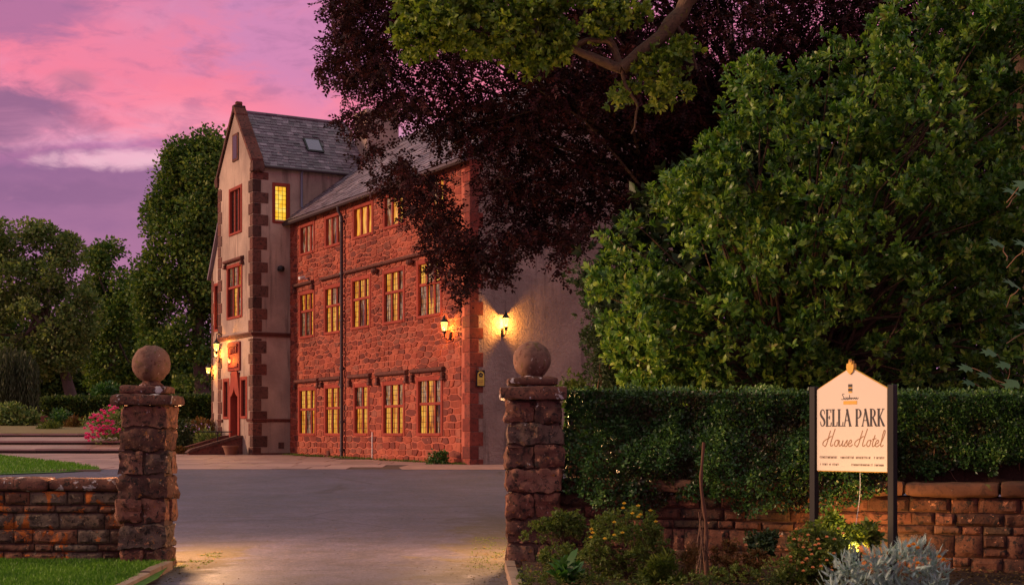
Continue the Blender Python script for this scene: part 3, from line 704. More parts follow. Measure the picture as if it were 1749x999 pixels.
def wall_with_holes(name, Mf, u0, u1, z0, z1, holes, mat, depth=.28, extra=None):
    us = sorted({u0, u1, *[h[0] for h in holes], *[h[1] for h in holes]}); zs = sorted({z0, z1, *[h[2] for h in holes], *[h[3] for h in holes]})
    mb = MB()
    for i in range(len(us)-1):
        for j in range(len(zs)-1):
            um, zm = (us[i]+us[i+1])/2, (zs[j]+zs[j+1])/2
            if any(h[0] < um < h[1] and h[2] < zm < h[3] for h in holes): continue
            mb.add([Mf(us[i], 0, zs[j]), Mf(us[i+1], 0, zs[j]), Mf(us[i+1], 0, zs[j+1]), Mf(us[i], 0, zs[j+1])], [(0,1,2,3)], .5)
    for a, b, c, d in holes:
        q = [(a, c), (b, c), (b, d), (a, d)]
        for k in range(4):
            p, r = q[k], q[(k+1) % 4]; mb.add([Mf(p[0], 0, p[1]), Mf(r[0], 0, r[1]), Mf(r[0], -depth, r[1]), Mf(p[0], -depth, p[1])], [(0,1,2,3)], .5)
        mb.add([Mf(a-.05, -depth-.02, c-.05), Mf(b+.05, -depth-.02, c-.05), Mf(b+.05, -depth-.02, d+.05), Mf(a-.05, -depth-.02, d+.05)], [(0,1,2,3)], .5)
    if extra: mb.add([Mf(u, 0, z) for u, z in extra], [tuple(range(len(extra)))], .5)
    return mb.build(name, mat, house)

def window(Mf, u0, u1, z0, z1, lights, transom=None, pane='pane', frame=None, fw=.15, proud=.035, lead=True, mw=.10, panes=None, sill=True):
    """a stone surround with mullions, transom, leaded panes; returns the window part"""
    frame = frame or M['dressed']; mb = MB(); bx = lambda *a: mb.box(a[0], a[1], a[2], a[3], a[4], a[5], .018, M=Mf)
    bx(u0, u0+fw, -.16, proud, z0, z1); bx(u1-fw, u1, -.16, proud, z0, z1)
    bx(u0+fw+.001, u1-fw-.001, -.16, proud-.003, z1-fw, z1); bx(u0+fw+.001, u1-fw-.001, -.16, proud+(.02 if sill else 0), z0, z0+fw*.7)
    win = mb.build('window', frame, house)
    ia, ib, za, zb = u0+fw, u1-fw, z0+fw*.7, z1-fw
    w = (ib-ia-mw*(lights-1))/lights
    rows = [(za, zb)] if transom is None else [(za, za+(zb-za)*transom-.05), (za+(zb-za)*transom+.05, zb)]
    if transom is not None: MB().box(ia+.001, ib-.001, -.15, -.012, rows[0][1], rows[1][0], .015, M=Mf).build('transom', frame, win)
    for k in range(lights-1):
        a = ia+w*(k+1)+mw*k
        for (c, d) in rows: MB().box(a, a+mw, -.13, -.03, c+.001, d-.001, .025, M=Mf).build('mullion', frame, win)
    for k in range(lights):
        a = ia+(w+mw)*k
        for (c, d) in rows:
            pm = M[pane if panes is None else random.choice(panes)]
            p = MB().box(a-.01, a+w+.01, -.105, -.095, c-.01, d+.01, 0, M=Mf).build('pane', pm, win)
            if lead:
                lb = MB(); nu = max(1, round(w/.16)); nz = max(2, round((d-c)/.19))
                for q in range(1, nu+1 if nu > 1 else 1):
                    if q < nu: uu = a+w*q/nu; lb.box(uu-.008, uu+.008, -.094, -.086, c, d, 0, M=Mf)
                for q in range(1, nz): zz = c+(d-c)*q/nz; lb.box(a, a+w, -.0935, -.0855, zz-.007, zz+.007, 0, M=Mf)
                lb.box(a, a+.018, -.094, -.07, c, d, 0, M=Mf); lb.box(a+w-.018, a+w, -.094, -.07, c, d, 0, M=Mf)
                lb.build('leading', M['iron'], win)
    return win

random.seed(21)
FM = mapF(0.0)
G = [(12.77, 14.72, 1.52, 3.46, 3), (10.08, 11.98, 1.52, 3.48, 3), (7.71, 9.14, 1.52, 3.44, 2), (4.72, 6.60, 1.52, 3.44, 3), (1.86, 3.81, 1.52, 3.50, 3)]
F1 = [(12.95, 14.65, 5.40, 7.30, 3), (10.19, 12.00, 5.40, 7.30, 3), (7.56, 9.36, 5.42, 7.36, 3), (4.72, 6.55, 5.42, 7.36, 3), (1.90, 3.81, 5.44, 7.40, 3)]
F2 = [(12.95, 14.59, 8.72, 10.0, 3), (10.20, 11.92, 8.72, 10.0, 3), (7.35, 9.2, 8.74, 10.0, 3), (4.72, 6.50, 8.76, 10.02, 3), (1.65, 3.3, 8.80, 10.04, 3)]
openings = [(a, b, c, d) for a, b, c, d, _ in G+F1+F2]
fw_ = wall_with_holes('front_wall', FM, 0, LF, ZB, 10.25, openings, M['mortar'])
# rubble stones: Voronoi cells of loosely coursed seeds, clipped round the windows
def clip(poly, a, b, c):                          # keep a*x+b*y<=c
    out = []; n = len(poly)
    for i in range(n):
        p, q = poly[i], poly[(i+1) % n]; dp = a*p[0]+b*p[1]-c; dq = a*q[0]+b*q[1]-c
        if dp <= 0: out.append(p)
        if dp*dq < 0: t = dp/(dp-dq); out.append((p[0]+(q[0]-p[0])*t, p[1]+(q[1]-p[1])*t))
    return out
def area(p): return abs(sum(p[i][0]*p[(i+1) % len(p)][1]-p[(i+1) % len(p)][0]*p[i][1] for i in range(len(p))))/2
seeds = []; z = .45; row = 0
while z < 10.3:
    big = z < 4.2; h = random.uniform(.17, .27) if big else random.uniform(.12, .21); u = .62+random.uniform(-.2, .2)
    while u < LF:
        w = random.choice((.18, .30, .42, .55, .75))*random.uniform(.8, 1.15)*(1.1 if big else .95)
        seeds.append((u+w/2, z+h/2+random.uniform(-.42, .42)*h*(.35 if big else .62))); u += w
    z += h; row += 1
wts = [random.uniform(-.0035, .0035) for _ in seeds]
grid = {}
for i, (u, zz) in enumerate(seeds): grid.setdefault((int(u/.6), int(zz/.4)), []).append(i)
cells = []
K = 2.3                                           # anisotropy: stones lie longer than high
for i, (u, zz) in enumerate(seeds):
    poly = [(u-.62, zz-.22), (u+.62, zz-.22), (u+.62, zz+.22), (u-.62, zz+.22)]
    gu, gv = int(u/.6), int(zz/.4)
    for a in range(gu-2, gu+3):
        for b in range(gv-2, gv+3):
            for j in grid.get((a, b), ()):
                if j == i: continue
                v_, w_ = seeds[j]; dx = (v_-u)/K**2; dz = (w_-zz)*1.0
                mx, mz = (u+v_)/2, (zz+w_)/2; poly = clip(poly, dx, dz, dx*mx+dz*mz+(wts[i]-wts[j]))
                if len(poly) < 3: break
            if len(poly) < 3: break
        if len(poly) < 3: break
    if len(poly) < 3: continue
    poly = clip(poly, -1, 0, -.56); poly = clip(poly, 1, 0, LF-.01) if len(poly) > 2 else poly
    poly = clip(poly, 0, 1, 10.2) if len(poly) > 2 else poly
    for (a, b, c, d) in openings:
        if len(poly) < 3: break
        xs = [p[0] for p in poly]; zs = [p[1] for p in poly]
        if max(xs) > a and min(xs) < b and max(zs) > c and min(zs) < d:
            best = []
            for cl in ((1, 0, a), (-1, 0, -b), (0, 1, c), (0, -1, -d)):
                q = clip(poly, *cl)
                if len(q) > 2 and (not best or area(q) > area(best)): best = q
            poly = best
    if len(poly) < 3 or area(poly) < .006: continue
    # inset for the mortar joint
    cu = sum(p[0] for p in poly)/len(poly); cz = sum(p[1] for p in poly)/len(poly)
    g = random.uniform(.012, .022); q = []
    for p in poly:
        d = math.hypot(p[0]-cu, p[1]-cz); s = max(.3, 1-g/max(d*.72, .02)); q.append((cu+(p[0]-cu)*s, cz+(p[1]-cz)*s))
    if area(q) < .003: continue
    w = []
    for k in range(len(q)):
        p0_, p1_ = q[k], q[(k+1) % len(q)]; L_ = math.hypot(p1_[0]-p0_[0], p1_[1]-p0_[1]); w.append(p0_)
        if L_ > .09:
            m_ = ((p0_[0]+p1_[0])/2, (p0_[1]+p1_[1])/2); j_ = random.uniform(-.010, .012); dd = max(.01, math.hypot(m_[0]-cu, m_[1]-cz))
            w.append((m_[0]+(m_[0]-cu)/dd*j_, m_[1]+(m_[1]-cz)/dd*j_))
    cells.append(w)
# quoins at the near corner
for side in (0, 1): pass
cells.sort(key=lambda p: -area(p)/(44+.868*(sum(t_[0] for t_ in p)/len(p)))**2)
rest = MB()
for i, p in enumerate(cells):
    mb = MB() if i < 280 else rest
    pr = random.uniform(.012, .034); mb.prism(p, -.01, pr, FM, inset=.02)
    if i < 280: mb.build('stone', M['facade'], fw_)
rest.build('small_stones', M['facade'], fw_, kind='stuff')
z = ZB; k = 0                                       # corner quoins, wrapping the near corner
while z < 10.15:
    h = random.uniform(.34, .5); h = min(h, 10.2-z); a, b = (.50, .30) if k % 2 else (.36, .46)
    mb = MB(); mb.box(-.024, b, -.022, a-.012, z+.006, z+h-.006, .012)
    mb.build('quoin', M['corner'], house); z += h; k += 1

for lst, tr in ((G, .56), (F1, .60)):
    for (a, b, c, d, n) in lst: window(FM, a, b, c, d, n, tr, panes=['pane', 'pane', 'pane', 'pane_dim'] if a < 9 else ['pane_dim', 'pane', 'pane', 'pane'])
for (a, b, c, d, n) in F2: window(FM, a, b, c, d, n, None, panes=['pane_dim', 'pane', 'pane'], lead=False, mw=.13)
def hood(u0, u1, z, drop, Mf=FM, mat=None, parent=None):
    mb = MB(); poly = [(0, 0), (.14, .05), (.16, .09), (.15, .15), (0, .19)]
    def seg(a, b): mb.add([Mf(a, o, z+q) for o, q in poly]+[Mf(b, o, z+q) for o, q in poly], [(0,1,2,3,4), (9,8,7,6,5)]+[(i, (i+1) % 5, 5+(i+1) % 5, 5+i) for i in range(5)])
    seg(u0, u1)
    if drop:
        for e in (u0, u1-.13): mb.box(e, e+.13, .0, .135, z-drop, z-.002, .02, M=Mf); mb.box(e-.04, e+.17, .0, .15, z-drop-.10, z-drop-.002, .02, M=Mf)
    return mb.build('hood_mould', mat or M['dark_dressed'], house)
for a, b, d in ((12.45, 15.0, .12), (10.15, 12.2, .1), (7.5, 9.45, .16), (4.45, 6.95, .18), (1.7, 4.1, .18)): hood(a, b, 3.60, d)
hood(13.0, 15.05, 7.48, .1); hood(10.15, 12.15, 7.48, 0); hood(1.7, 9.75, 7.50, 0)
for u in (4.1, 7.0): MB().lathe([(.02, 0), (.12, .03), (.15, .1), (.12, .18), (.03, .2)], (-.12, u, 7.28), 10).build('label_stop', M['dark_dressed'], house)
# gutter, downpipe
mb = MB(); n = 10
pr = [(-.20+.0, 10.10), (-.31, 10.06), (-.36, 10.12), (-.36, 10.20), (-.20, 10.20)]
mb.add([(x, -.15, z) for x, z in pr]+[(x, LF+.0, z) for x, z in pr], [(0,1,2,3,4), (9,8,7,6,5)]+[(i, (i+1) % 5, 5+(i+1) % 5, 5+i) for i in range(5)]).build('gutter', M['pipe'], house)
mb = MB().box(-.2, .0, 0, LF-.02, 10.14, 10.24); mb.build('eaves_course', M['dark_dressed'], house)
dp = MB().tube([(-.28, 9.97, 10.08), (-.26, 9.97, 9.92), (-.13, 9.97, 9.7), (-.13, 9.97, .62)], .062, 12).build('downpipe', M['pipe'], house, smooth=True)
for z in (9.5, 7.55, 5.8, 4.0, 3.35, 2.0, .95): MB().lathe([(.085, 0), (.085, .09)], (-.13, 9.97, z), 12).build('pipe_collar', M['pipe'], dp)
MB().tube([(-.2, 10.1, .66), (-.12, 9.97, .72)], .07, 8).build('shoe', M['pipe'], dp)
MB().tube([(-.05, 7.36, .7), (-.05, 7.36, 1.66)], .022, 6).build('conduit', M['white'], house)
MB().box(-.07, .0, 11.4, 11.62, .75, .95, .01).build('air_brick', M['dark_dressed'], house)

# slates
def slates(name, Mf, u0, u1, h, w, slope_len, nparts, test=None, parent=None):
    """rows of slates on a slope; Mf(u, s, out) with s up the slope"""
    pcs = []; s = 0; r = 0
    while s < slope_len:
        u = u0-(w/2 if r % 2 else 0)
        while u < u1:
            ww = w*random.uniform(.85, 1.15); a, b = max(u, u0)+.004, min(u+ww, u1)-.004
            if b-a > .04 and (test is None or test((a+b)/2, s)): pcs.append((a, b, s, min(s+h*1.25, slope_len)))
            u += ww
        s += h*random.uniform(.95, 1.05); r += 1
    order = list(range(len(pcs))); random.shuffle(order); rest = MB()
    for q, i in enumerate(order):
        a, b, s0, s1 = pcs[i]; mb = MB() if q < nparts else rest; t0 = .030+random.uniform(-.006, .014)
        sj = random.uniform(-.014, .014)
        mb.add([Mf(a, s0+sj, t0-.016), Mf(b, s0+sj, t0-.016), Mf(b, s0+sj, t0), Mf(a, s0+sj, t0), Mf(b, s1, .012), Mf(a, s1, .012), Mf(b, s1, 0), Mf(a, s1, 0)],
               [(0,1,2,3), (3,2,4,5), (1,6,4,2), (0,3,5,7), (5,4,6,7)])
        if q < nparts: mb.build('slate', M['slate'], parent)
    rest.build('small_slates', M['slate'], parent, kind='stuff')
def roof_plane(name, pts, mat=None, parent=None): return MB().add(pts, [tuple(range(len(pts)))], .5).build(name, mat or M['slate'], parent or house)
# red wing roof: from the eaves up to a ridge, gable end flush with the roughcast wall
RZ = 10.24; PX = 4.5; PITCH = .78; RT = RZ+PITCH*(PX+.3)
rw = roof_plane('roof', [(-.3, -.1, RZ-.02), (-.3, LF, RZ-.02), (PX, LF, RT-.02), (PX, -.1, RT-.02)])
roof_plane('roof_rear', [(PX*2+.3, -.1, RZ-.02), (PX*2+.3, LF, RZ-.02), (PX, LF, RT-.02), (PX, -.1, RT-.02)])
ln = math.hypot(PX+.3, RT-RZ); dx, dz = (PX+.3)/ln, (RT-RZ)/ln
slates('r', lambda u, s, o: (-.3+dx*s-dz*o, u, RZ+dz*s+dx*o-.01), -.1, LF-.01, .24, .36, ln, 0, parent=rw)
# tower
EM = mapE(LF); GM = mapF(TX)
TZ = 12.5; RX1 = 3.45
ty_m = (LF+TY1)/2; TR = 15.05
side_holes = [(-.66, -.14, 10.32, 11.68)]
tside = wall_with_holes('tower_side_wall', EM, TX, RX1, ZB, TZ, side_holes, M['render'])
gholes = [(17.0, 18.55, 9.95, 11.85), (16.95, 18.85, 6.45, 8.65), (16.35, 17.12, 2.3, 3.9), (18.62, 19.35, 2.3, 3.9), (17.2, 18.48, 1.3, 4.15)]
tg = wall_with_holes('tower_gable_wall', GM, LF, TY1, ZB, TZ, gholes, M['render'], depth=.3, extra=[(LF, TZ), (TY1, TZ), (ty_m, TR-.05)])
MB().add([(TX, TY1, ZB), (RX1, TY1, ZB), (RX1, TY1, TZ), (TX, TY1, TZ)], [(0,1,2,3)], .5).build('tower_far_wall', M['render'], house)
MB().add([(RX1, LF, ZB), (RX1, TY1, ZB), (RX1, TY1, TZ), (RX1, ty_m, TR), (RX1, LF, TZ)], [(0,1,2,3,4)], .5).build('tower_back_wall', M['render'], house)
ln = math.hypot(ty_m-LF+.12, TR-TZ+.08); dy, dz = (ty_m-LF+.12)/ln, (TR-TZ+.08)/ln
tr = roof_plane('tower_roof', [(TX+.3, LF-.12, TZ-.08), (RX1, LF-.12, TZ-.08), (RX1, ty_m, TR), (TX+.3, ty_m, TR)])
roof_plane('tower_roof_far', [(TX+.3, TY1+.12, TZ-.08), (RX1, TY1+.12, TZ-.08), (RX1, ty_m, TR), (TX+.3, ty_m, TR)])
slates('t', lambda u, s, o: (u, LF-.12+dy*s-dz*o, TZ-.08+dz*s+dy*o), TX+.42, RX1, .19, .27, ln, 290,
       test=lambda u, s: not (1.0 < u < 1.78 and 1.2 < s < 2.15), parent=tr)
u = TX+.42
while u < RX1-.05:
    w = min(.46, RX1-u); MB().tube([(u+.004, ty_m, TR+.02), (u+w-.004, ty_m, TR+.02)], .075, 10).build('ridge_tile', M['slate'], tr, smooth=True); u += w
sk = lambda u, s, o: (u, LF-.12+dy*s-dz*o, TZ-.08+dz*s+dy*o)
mb = MB(); mb.box(1.02, 1.76, 1.24, 2.1, .0, .09, .01, M=sk); sf = mb.build('rooflight', M['iron'], tr)
M['skyglass'] = flat('rooflight_glass', srgb(120,120,140), .08, 0, .8)
MB().box(1.09, 1.69, 1.32, 2.02, .091, .098, 0, M=sk).build('pane', M['skyglass'], sf)
MB().tube([(TX+.42, LF-.22, TZ-.10), (RX1, LF-.22, TZ-.10)], .065, 10).build('gutter', M['pipe'], house, smooth=True)
gp = MB().tube([(.46, LF-.2, TZ-.12), (.46, LF-.08, TZ-.25), (.46, LF-.08, 10.95), (.46, LF-.18, 10.85)], .05, 10).build('tower_downpipe', M['greypipe'], house, smooth=True)
# coping on the tower gable, in separate stones
for sgn, ye in ((1, LF), (-1, TY1)):
    n = 7; 
    for i in range(n):
        a, b = i/n+.004, (i+1)/n-.004; y0 = ye+(ty_m-ye)*a; y1 = ye+(ty_m-ye)*b; z0 = TZ+(TR-TZ)*a; z1 = TZ+(TR-TZ)*b
        y0 -= sgn*.06; y1 -= sgn*.06; t0 = random.uniform(.16, .21)
        mb = MB(); mb.add([(x, yy, zz) for x in (TX-.09, TX+.42) for yy, zz in ((y0, z0), (y1, z1), (y1-sgn*.02, z1+t0), (y0-sgn*.02, z0+t0))],
               [(0,1,2,3), (7,6,5,4), (0,4,5,1), (1,5,6,2), (2,6,7,3), (3,7,4,0)]); mb.build('coping_stone', M['quoin'], house)
    mb = MB(); rough_box(mb, TX-.1, TX+.42, ye-.22 if sgn > 0 else ye-.1, ye+.1 if sgn > 0 else ye+.22, TZ-.32, TZ+.12, .03, .03, 4, seed=ye); mb.build('kneeler', M['quoin'], house, smooth=True)
mb = MB(); mb.box(TX-.1, TX+.42, ty_m-.13, ty_m+.13, TR-.06, TR+.26, .03); mb.box(TX+.02, TX+.3, ty_m-.09, ty_m+.09, TR+.262, TR+.42, .03); mb.build('apex_stone', M['quoin'], house)
# tower quoins: long and short, wrapping the corner
def quoins(y, z0, z1, sgn, xw=(.62, .36), gw=(.34, .5), xo=TX, faceside=True):
    z = z0; k = 0
    while z < z1-.05:
        h = min(random.uniform(.42, .54), z1-z); a, b = (xw[0], gw[0]) if k % 2 else (xw[1], gw[1]); a *= random.uniform(.92, 1.08)
        mb = MB(); ylo, yhi = (y-.028, y+b) if sgn > 0 else (y-b, y+.028)
        mb.box(xo-.026, xo+a, ylo, yhi, z+.008, z+h-.008, .02); mb.build('quoin', M['quoin'], house); z += h; k += 1
quoins(LF, .55, 5.46, 1); quoins(LF, 5.74, 12.2, 1); quoins(TY1, .55, 5.46, -1); quoins(TY1, 5.74, 12.1, -1)
# string courses
def band(x0, x1, y0, y1, z, name='string_course', h=.17, p=.12):
    mb = MB()
    for a, b, o in ((z, z+h*.45, p*.6), (z+h*.45+.001, z+h, p)): mb.box(x0-o if x0 == TX else x0, x1, y0-o if y0 == LF else y0, y1, a, b, .015)
    return mb.build(name, M['dark_dressed'], house)
band(TX, -.01, LF, LF+.001+.02, 5.54); band(TX, TX+.02, LF+.022, TY1, 5.55)
band(TX, -.01, LF, LF+.02, 2.08, h=.13, p=.08); band(TX, TX+.02, LF+.022, 16.3, 2.08, h=.13, p=.08); band(TX, TX+.02, 19.42, TY1, 2.08, h=.13, p=.08)
MB().box(TX-.07, -.01, LF-.07, LF+.3, ZB, .82, .02).build('plinth', M['dark_dressed'], house)
MB().box(-.52, -.28, LF-.03, LF+.05, 1.0, 1.25, .01).build('vent_block', M['quoin'], house)
# tower windows
window(EM, -.78, -.02, 10.17, 11.82, 1, None, pane='pane_yellow', fw=.13)
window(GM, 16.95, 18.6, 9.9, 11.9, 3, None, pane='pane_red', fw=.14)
window(GM, 16.9, 18.9, 6.4, 8.7, 3, .6, panes=['pane_dim', 'pane_red', 'pane'], fw=.15)
hood(16.75, 19.05, 8.74, .08, Mf=GM)
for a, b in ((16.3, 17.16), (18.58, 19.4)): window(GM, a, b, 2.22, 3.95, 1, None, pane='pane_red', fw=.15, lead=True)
mb = MB(); mb.box(17.37, 18.11, 0, .05, 12.95, 14.1, .02, M=GM); wa = mb.build('attic_window', M['dark_dressed'], house)
MB().box(17.5, 17.98, .051, .06, 13.05, 14.0, 0, M=GM).build('pane', M['attic'], wa)
# doorway with gothic arch
mb = MB(); yc = 17.84
def arch(w, h0, h1, n=10): return [(yc-w, h0), (yc-w, h1)]+[(yc-w+w*math.sin(t*math.pi/2/n), h1+w*1.45*(1-math.cos(t*math.pi/2/n))**.8*.72) for t in range(1, n)]+[(yc, h1+w*1.15)]+[(yc+w-w*math.sin(t*math.pi/2/n), h1+w*1.45*(1-math.cos(t*math.pi/2/n))**.8*.72) for t in range(n-1, 0, -1)]+[(yc+w, h1), (yc+w, h0)]
inn = arch(.46, 1.3, 3.15); n = len(inn)
outr = [(yc-.66, 1.3), (yc-.66, 4.2), (yc+.66, 4.2), (yc+.66, 1.3)]
o2 = []
for (u, z) in inn: o2.append((yc-.66 if u < yc else yc+.66, z) if z < 3.2 else (yc+(u-yc)*1.43, 4.2))
vs = [GM(u, .06, z) for u, z in inn]+[GM(u, .06, z) for u, z in o2]+[GM(u, -.3, z) for u, z in inn]+[GM(u, -.05, z) for u, z in o2]
fs = []
for i in range(n-1): fs += [(i, i+1, n+i+1, n+i), (i, 2*n+i, 2*n+i+1, i+1), (n+i, n+i+1, 3*n+i+1, 3*n+i)]
door_fr = mb.add(vs, fs, .5).build('door_surround', M['dressed'], house)
dl_ = MB().prism(arch(.455, 1.3, 3.15), -.28, -.24, GM).build('door', M['wood'], house)
for q in (-.3, -.15, 0, .15, .3): MB().box(yc+q-.008, yc+q+.008, -.239, -.225, 1.32, 3.2, 0, M=GM).build('batten', M['iron'], dl_)
MB().box(yc-.44, yc-.30, -.22, -.20, 1.32, 3.35, .005, M=GM).build('door_edge', M['white'], dl_)
mb = MB(); mb.box(17.1, 18.6, .0, .08, 4.22, 5.42, .02, M=GM); pn = mb.build('carved_panel', M['dressed'], house)
mb = MB(); mb.box(17.25, 18.45, .081, .13, 4.36, 4.5, .01, M=GM)
for q in range(6): mb.box(17.32+q*.19, 17.43+q*.19, .081, .15, 4.95, 5.2, .02, M=GM)
mb.box(17.25, 18.45, .081, .16, 5.22, 5.32, .01, M=GM); mb.build('relief', M['dressed'], pn)
# entrance steps with sloping cheek walls
for i in range(4): MB().box(TX-.34-.34*i, TX-.34*i-.002, 17.2, 18.5, ZB, 1.28-.14*i, .015).build('step', M['dark_dressed'], house)
for ya in (16.9, 18.55):
    mb = MB(); P = [(TX, ZB), (TX, 1.42), (TX-.2, 1.42), (TX-2.1, .88), (TX-2.25, .80), (TX-2.25, ZB)]
    mb.add([(x, ya, z) for x, z in P]+[(x, ya+.28, z) for x, z in P], [tuple(range(6)), tuple(range(11, 5, -1))]+[(i, (i+1) % 6, 6+(i+1) % 6, 6+i) for i in range(6)]); mb.build('step_cheek', M['dark_dressed'], house)
    mb = MB(); P = [(TX-.01, 1.422), (TX-.01, 1.53), (TX-.22, 1.53), (TX-2.18, .97), (TX-2.34, .84), (TX-2.26, .80), (TX-2.1, .882), (TX-.2, 1.422)]
    mb.add([(x, ya-.05, z) for x, z in P]+[(x, ya+.33, z) for x, z in P], [tuple(range(8)), tuple(range(15, 7, -1))]+[(i, (i+1) % 8, 8+(i+1) % 8, 8+i) for i in range(8)]); mb.build('cheek_coping', M['quoin'], house)
# lean-to bay beyond the porch tower
LX = TX+.12
wl = wall_with_holes('side_bay_wall', mapF(LX), TY1+.002, 21.35, ZB, 8.55, [(20.35, 20.95, 6.1, 8.1)], M['render'], extra=[(TY1+.002, 8.55), (21.35, 8.55), (TY1+.002, 10.6)])
MB().add([(LX, 21.35, ZB), (3.0, 21.35, ZB), (3.0, 21.35, 8.55), (LX, 21.35, 8.55)], [(0,1,2,3)], .5).build('side_bay_end_wall', M['render'], house)
MB().add([(x, y, z) for x in (LX-.15, 3.0) for y, z in ((TY1+.03, 10.72), (21.55, 8.42), (21.5, 8.34), (TY1+.03, 10.58))], [(0,1,2,3), (7,6,5,4), (0,4,5,1), (1,5,6,2), (2,6,7,3), (3,7,4,0)]).build('side_bay_roof', M['slate'], house)
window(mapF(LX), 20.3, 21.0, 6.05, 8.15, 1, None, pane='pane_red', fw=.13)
z = .6
k = 0
while z < 8.3:
    h = .48; b = .3 if k % 2 else .18; MB().box(LX-.02, LX+.3, 21.35-b, 21.37, z+.006, z+h-.006, .015).build('quoin', M['quoin'], house); z += h; k += 1
# roughcast end wall
GW = 9.0
MB().add([(0, 0, ZB), (GW, 0, ZB), (GW, 0, 10.2), (PX, 0, RT-.04), (0, 0, 10.2)], [(0,1,2,3,4)], .5).build('end_wall', M['roughcast'], house)
MB().add([(GW, 0, ZB), (GW, LF, ZB), (GW, LF, 10.2), (GW, 0, 10.2)], [(0,1,2,3)], .5).build('rear_wall', M['roughcast'], house)
# chimney stack behind the tower roof
mb = MB(); mb.box(RX1+.02, RX1+1.5, 15.75, 17.0, 11.5, 15.15, .02); mb.box(RX1-.05, RX1+1.57, 15.68, 17.07, 15.152, 15.32, .02); ch = mb.build('chimney', M['render'], house)
MB().box(RX1-.6, RX1+.05, LF-.03, LF+.1, 12.1, 12.55, .02).build('lead_flashing', M['lead'], house)
MB().lathe([(.02, 0), (.13, .02), (.15, .1), (.13, .2), (.04, .24)], (-.45, LF-.12, 8.2), 16).build('alarm_bell', M['iron'], house)

# ------------------------------------------------------------------ lanterns
def wall_lantern(name, p, outdir, label, s=1.0, hang=False, glass='lamp', grp='lit wall lanterns', power=130):
    root = empty(name, p, 0, label, 'lantern', grp); ORG[root.name] = Vector(p); o = Vector(outdir).normalized()
    c = Vector(p)+o*.24*s
    rot = math.atan2(o.y, o.x)+math.pi/6
    MB().lathe([(.07*s, -.13*s), (.115*s, .14*s)], c, 6, rot).build('glass', M[glass], root)
    MB().lathe([(.165*s, 0), (.15*s, .02*s), (.07*s, .10*s), (.045*s, .12*s), (.05*s, .15*s), (.02*s, .19*s), (.006*s, .26*s)], c+Vector((0, 0, .142*s)), 6, rot).build('cap', M['iron'], root)
    mb = MB()
    for k in range(6):
        t = rot+k*math.pi/3; d = Vector((math.cos(t), math.sin(t), 0)); mb.tube([c+d*.074*s+Vector((0, 0, -.13*s)), c+d*.119*s+Vector((0, 0, .14*s))], .006*s, 4)
    mb.build('cage', M['iron'], root)
    MB().lathe([(.02*s, -.12*s), (.05*s, -.10*s), (.04*s, -.05*s), (.085*s, -.02*s), (.085*s, 0)], c+Vector((0, 0, -.132*s)), 10).build('gallery', M['iron'], root, smooth=True)
    MB().lathe([(.006*s, -.12*s), (.008*s, -.10*s), (.008*s, -.07*s), (.005*s, -.06*s)], c, 8).build('bulb', M['filament'], root)
    l = bpy.data.lights.new('lantern', 'POINT'); l.energy = power*s*s; l.shadow_soft_size = .035; l.color = (1, .42, .07)
    lo = bpy.data.objects.new('lantern_light', l); C.objects.link(lo); lo.parent = root; lo.location = o*.24*s
    mb = MB(); w = Vector(p)
    if hang: mb.tube([w+Vector((0, 0, .5*s)), w+o*.12*s+Vector((0, 0, .55*s)), c+Vector((0, 0, .52*s)), c+Vector((0, 0, .38*s))], .018*s, 6)
    else:
        mb.tube([w+Vector((0, 0, -.30*s)), w+o*.10*s+Vector((0, 0, -.42*s)), w+o*.22*s+Vector((0, 0, -.36*s)), c+Vector((0, 0, -.24*s))], .018*s, 6)
        mb.tube([w+o*.02+Vector((0, 0, -.42*s)), w+o*.02+Vector((0, 0, -.16*s))], .04*s, 8)
    mb.build('bracket', M['iron'], root, smooth=True)
    return root
no = -(hw(1, 0, 0)-hw(0, 0, 0)); ne = -(hw(0, 1, 0)-hw(0, 0, 0))
wall_lantern('wall_lantern', hw(-.03, 1.25, 5.02), no, 'lit iron lantern on the red stone front near its corner', 1.0)
wall_lantern('wall_lantern', hw(1.15, -.01, 5.10), ne, 'lit iron lantern on the grey roughcast end wall', 1.0, power=220)
wall_lantern('hanging_lantern', hw(TX-.28, 18.65, 5.22), no, 'lit lantern hanging from a bracket above the entrance door', 1.1, True, 'lamp_small')
wall_lantern('wall_lantern', hw(TX-.14, 17.8, 4.62), no, 'small lit lamp in front of the carved panel over the door', .55, True, 'lamp_small')
wall_lantern('wall_lantern', hw(LX-.02, 21.1, 4.35), no, 'lit lantern at the far left edge of the house', .9, False, 'lamp_small')
wall_lantern('wall_lantern', hw(TX-.02, 19.75, 5.0), no, 'lit shaded lamp just left of the lantern above the entrance', .8, False, 'lamp_small')
# camera on the front
root = empty('security_camera', hw(-.02, 13.7, 7.75), 0, 'small white security camera above the first floor hood mould', 'camera'); ORG[root.name] = Vector(root.location)
p0 = hw(-.02, 13.7, 7.75); MB().tube([p0, p0+no*.15], .02, 6).build('arm', M['white'], root)
q0 = p0+no*.2; MB().tube([q0+Vector((-.12, -.14, 0)), q0+Vector((.05, .06, .05))], .065, 10).build('housing', M['white'], root, smooth=True)
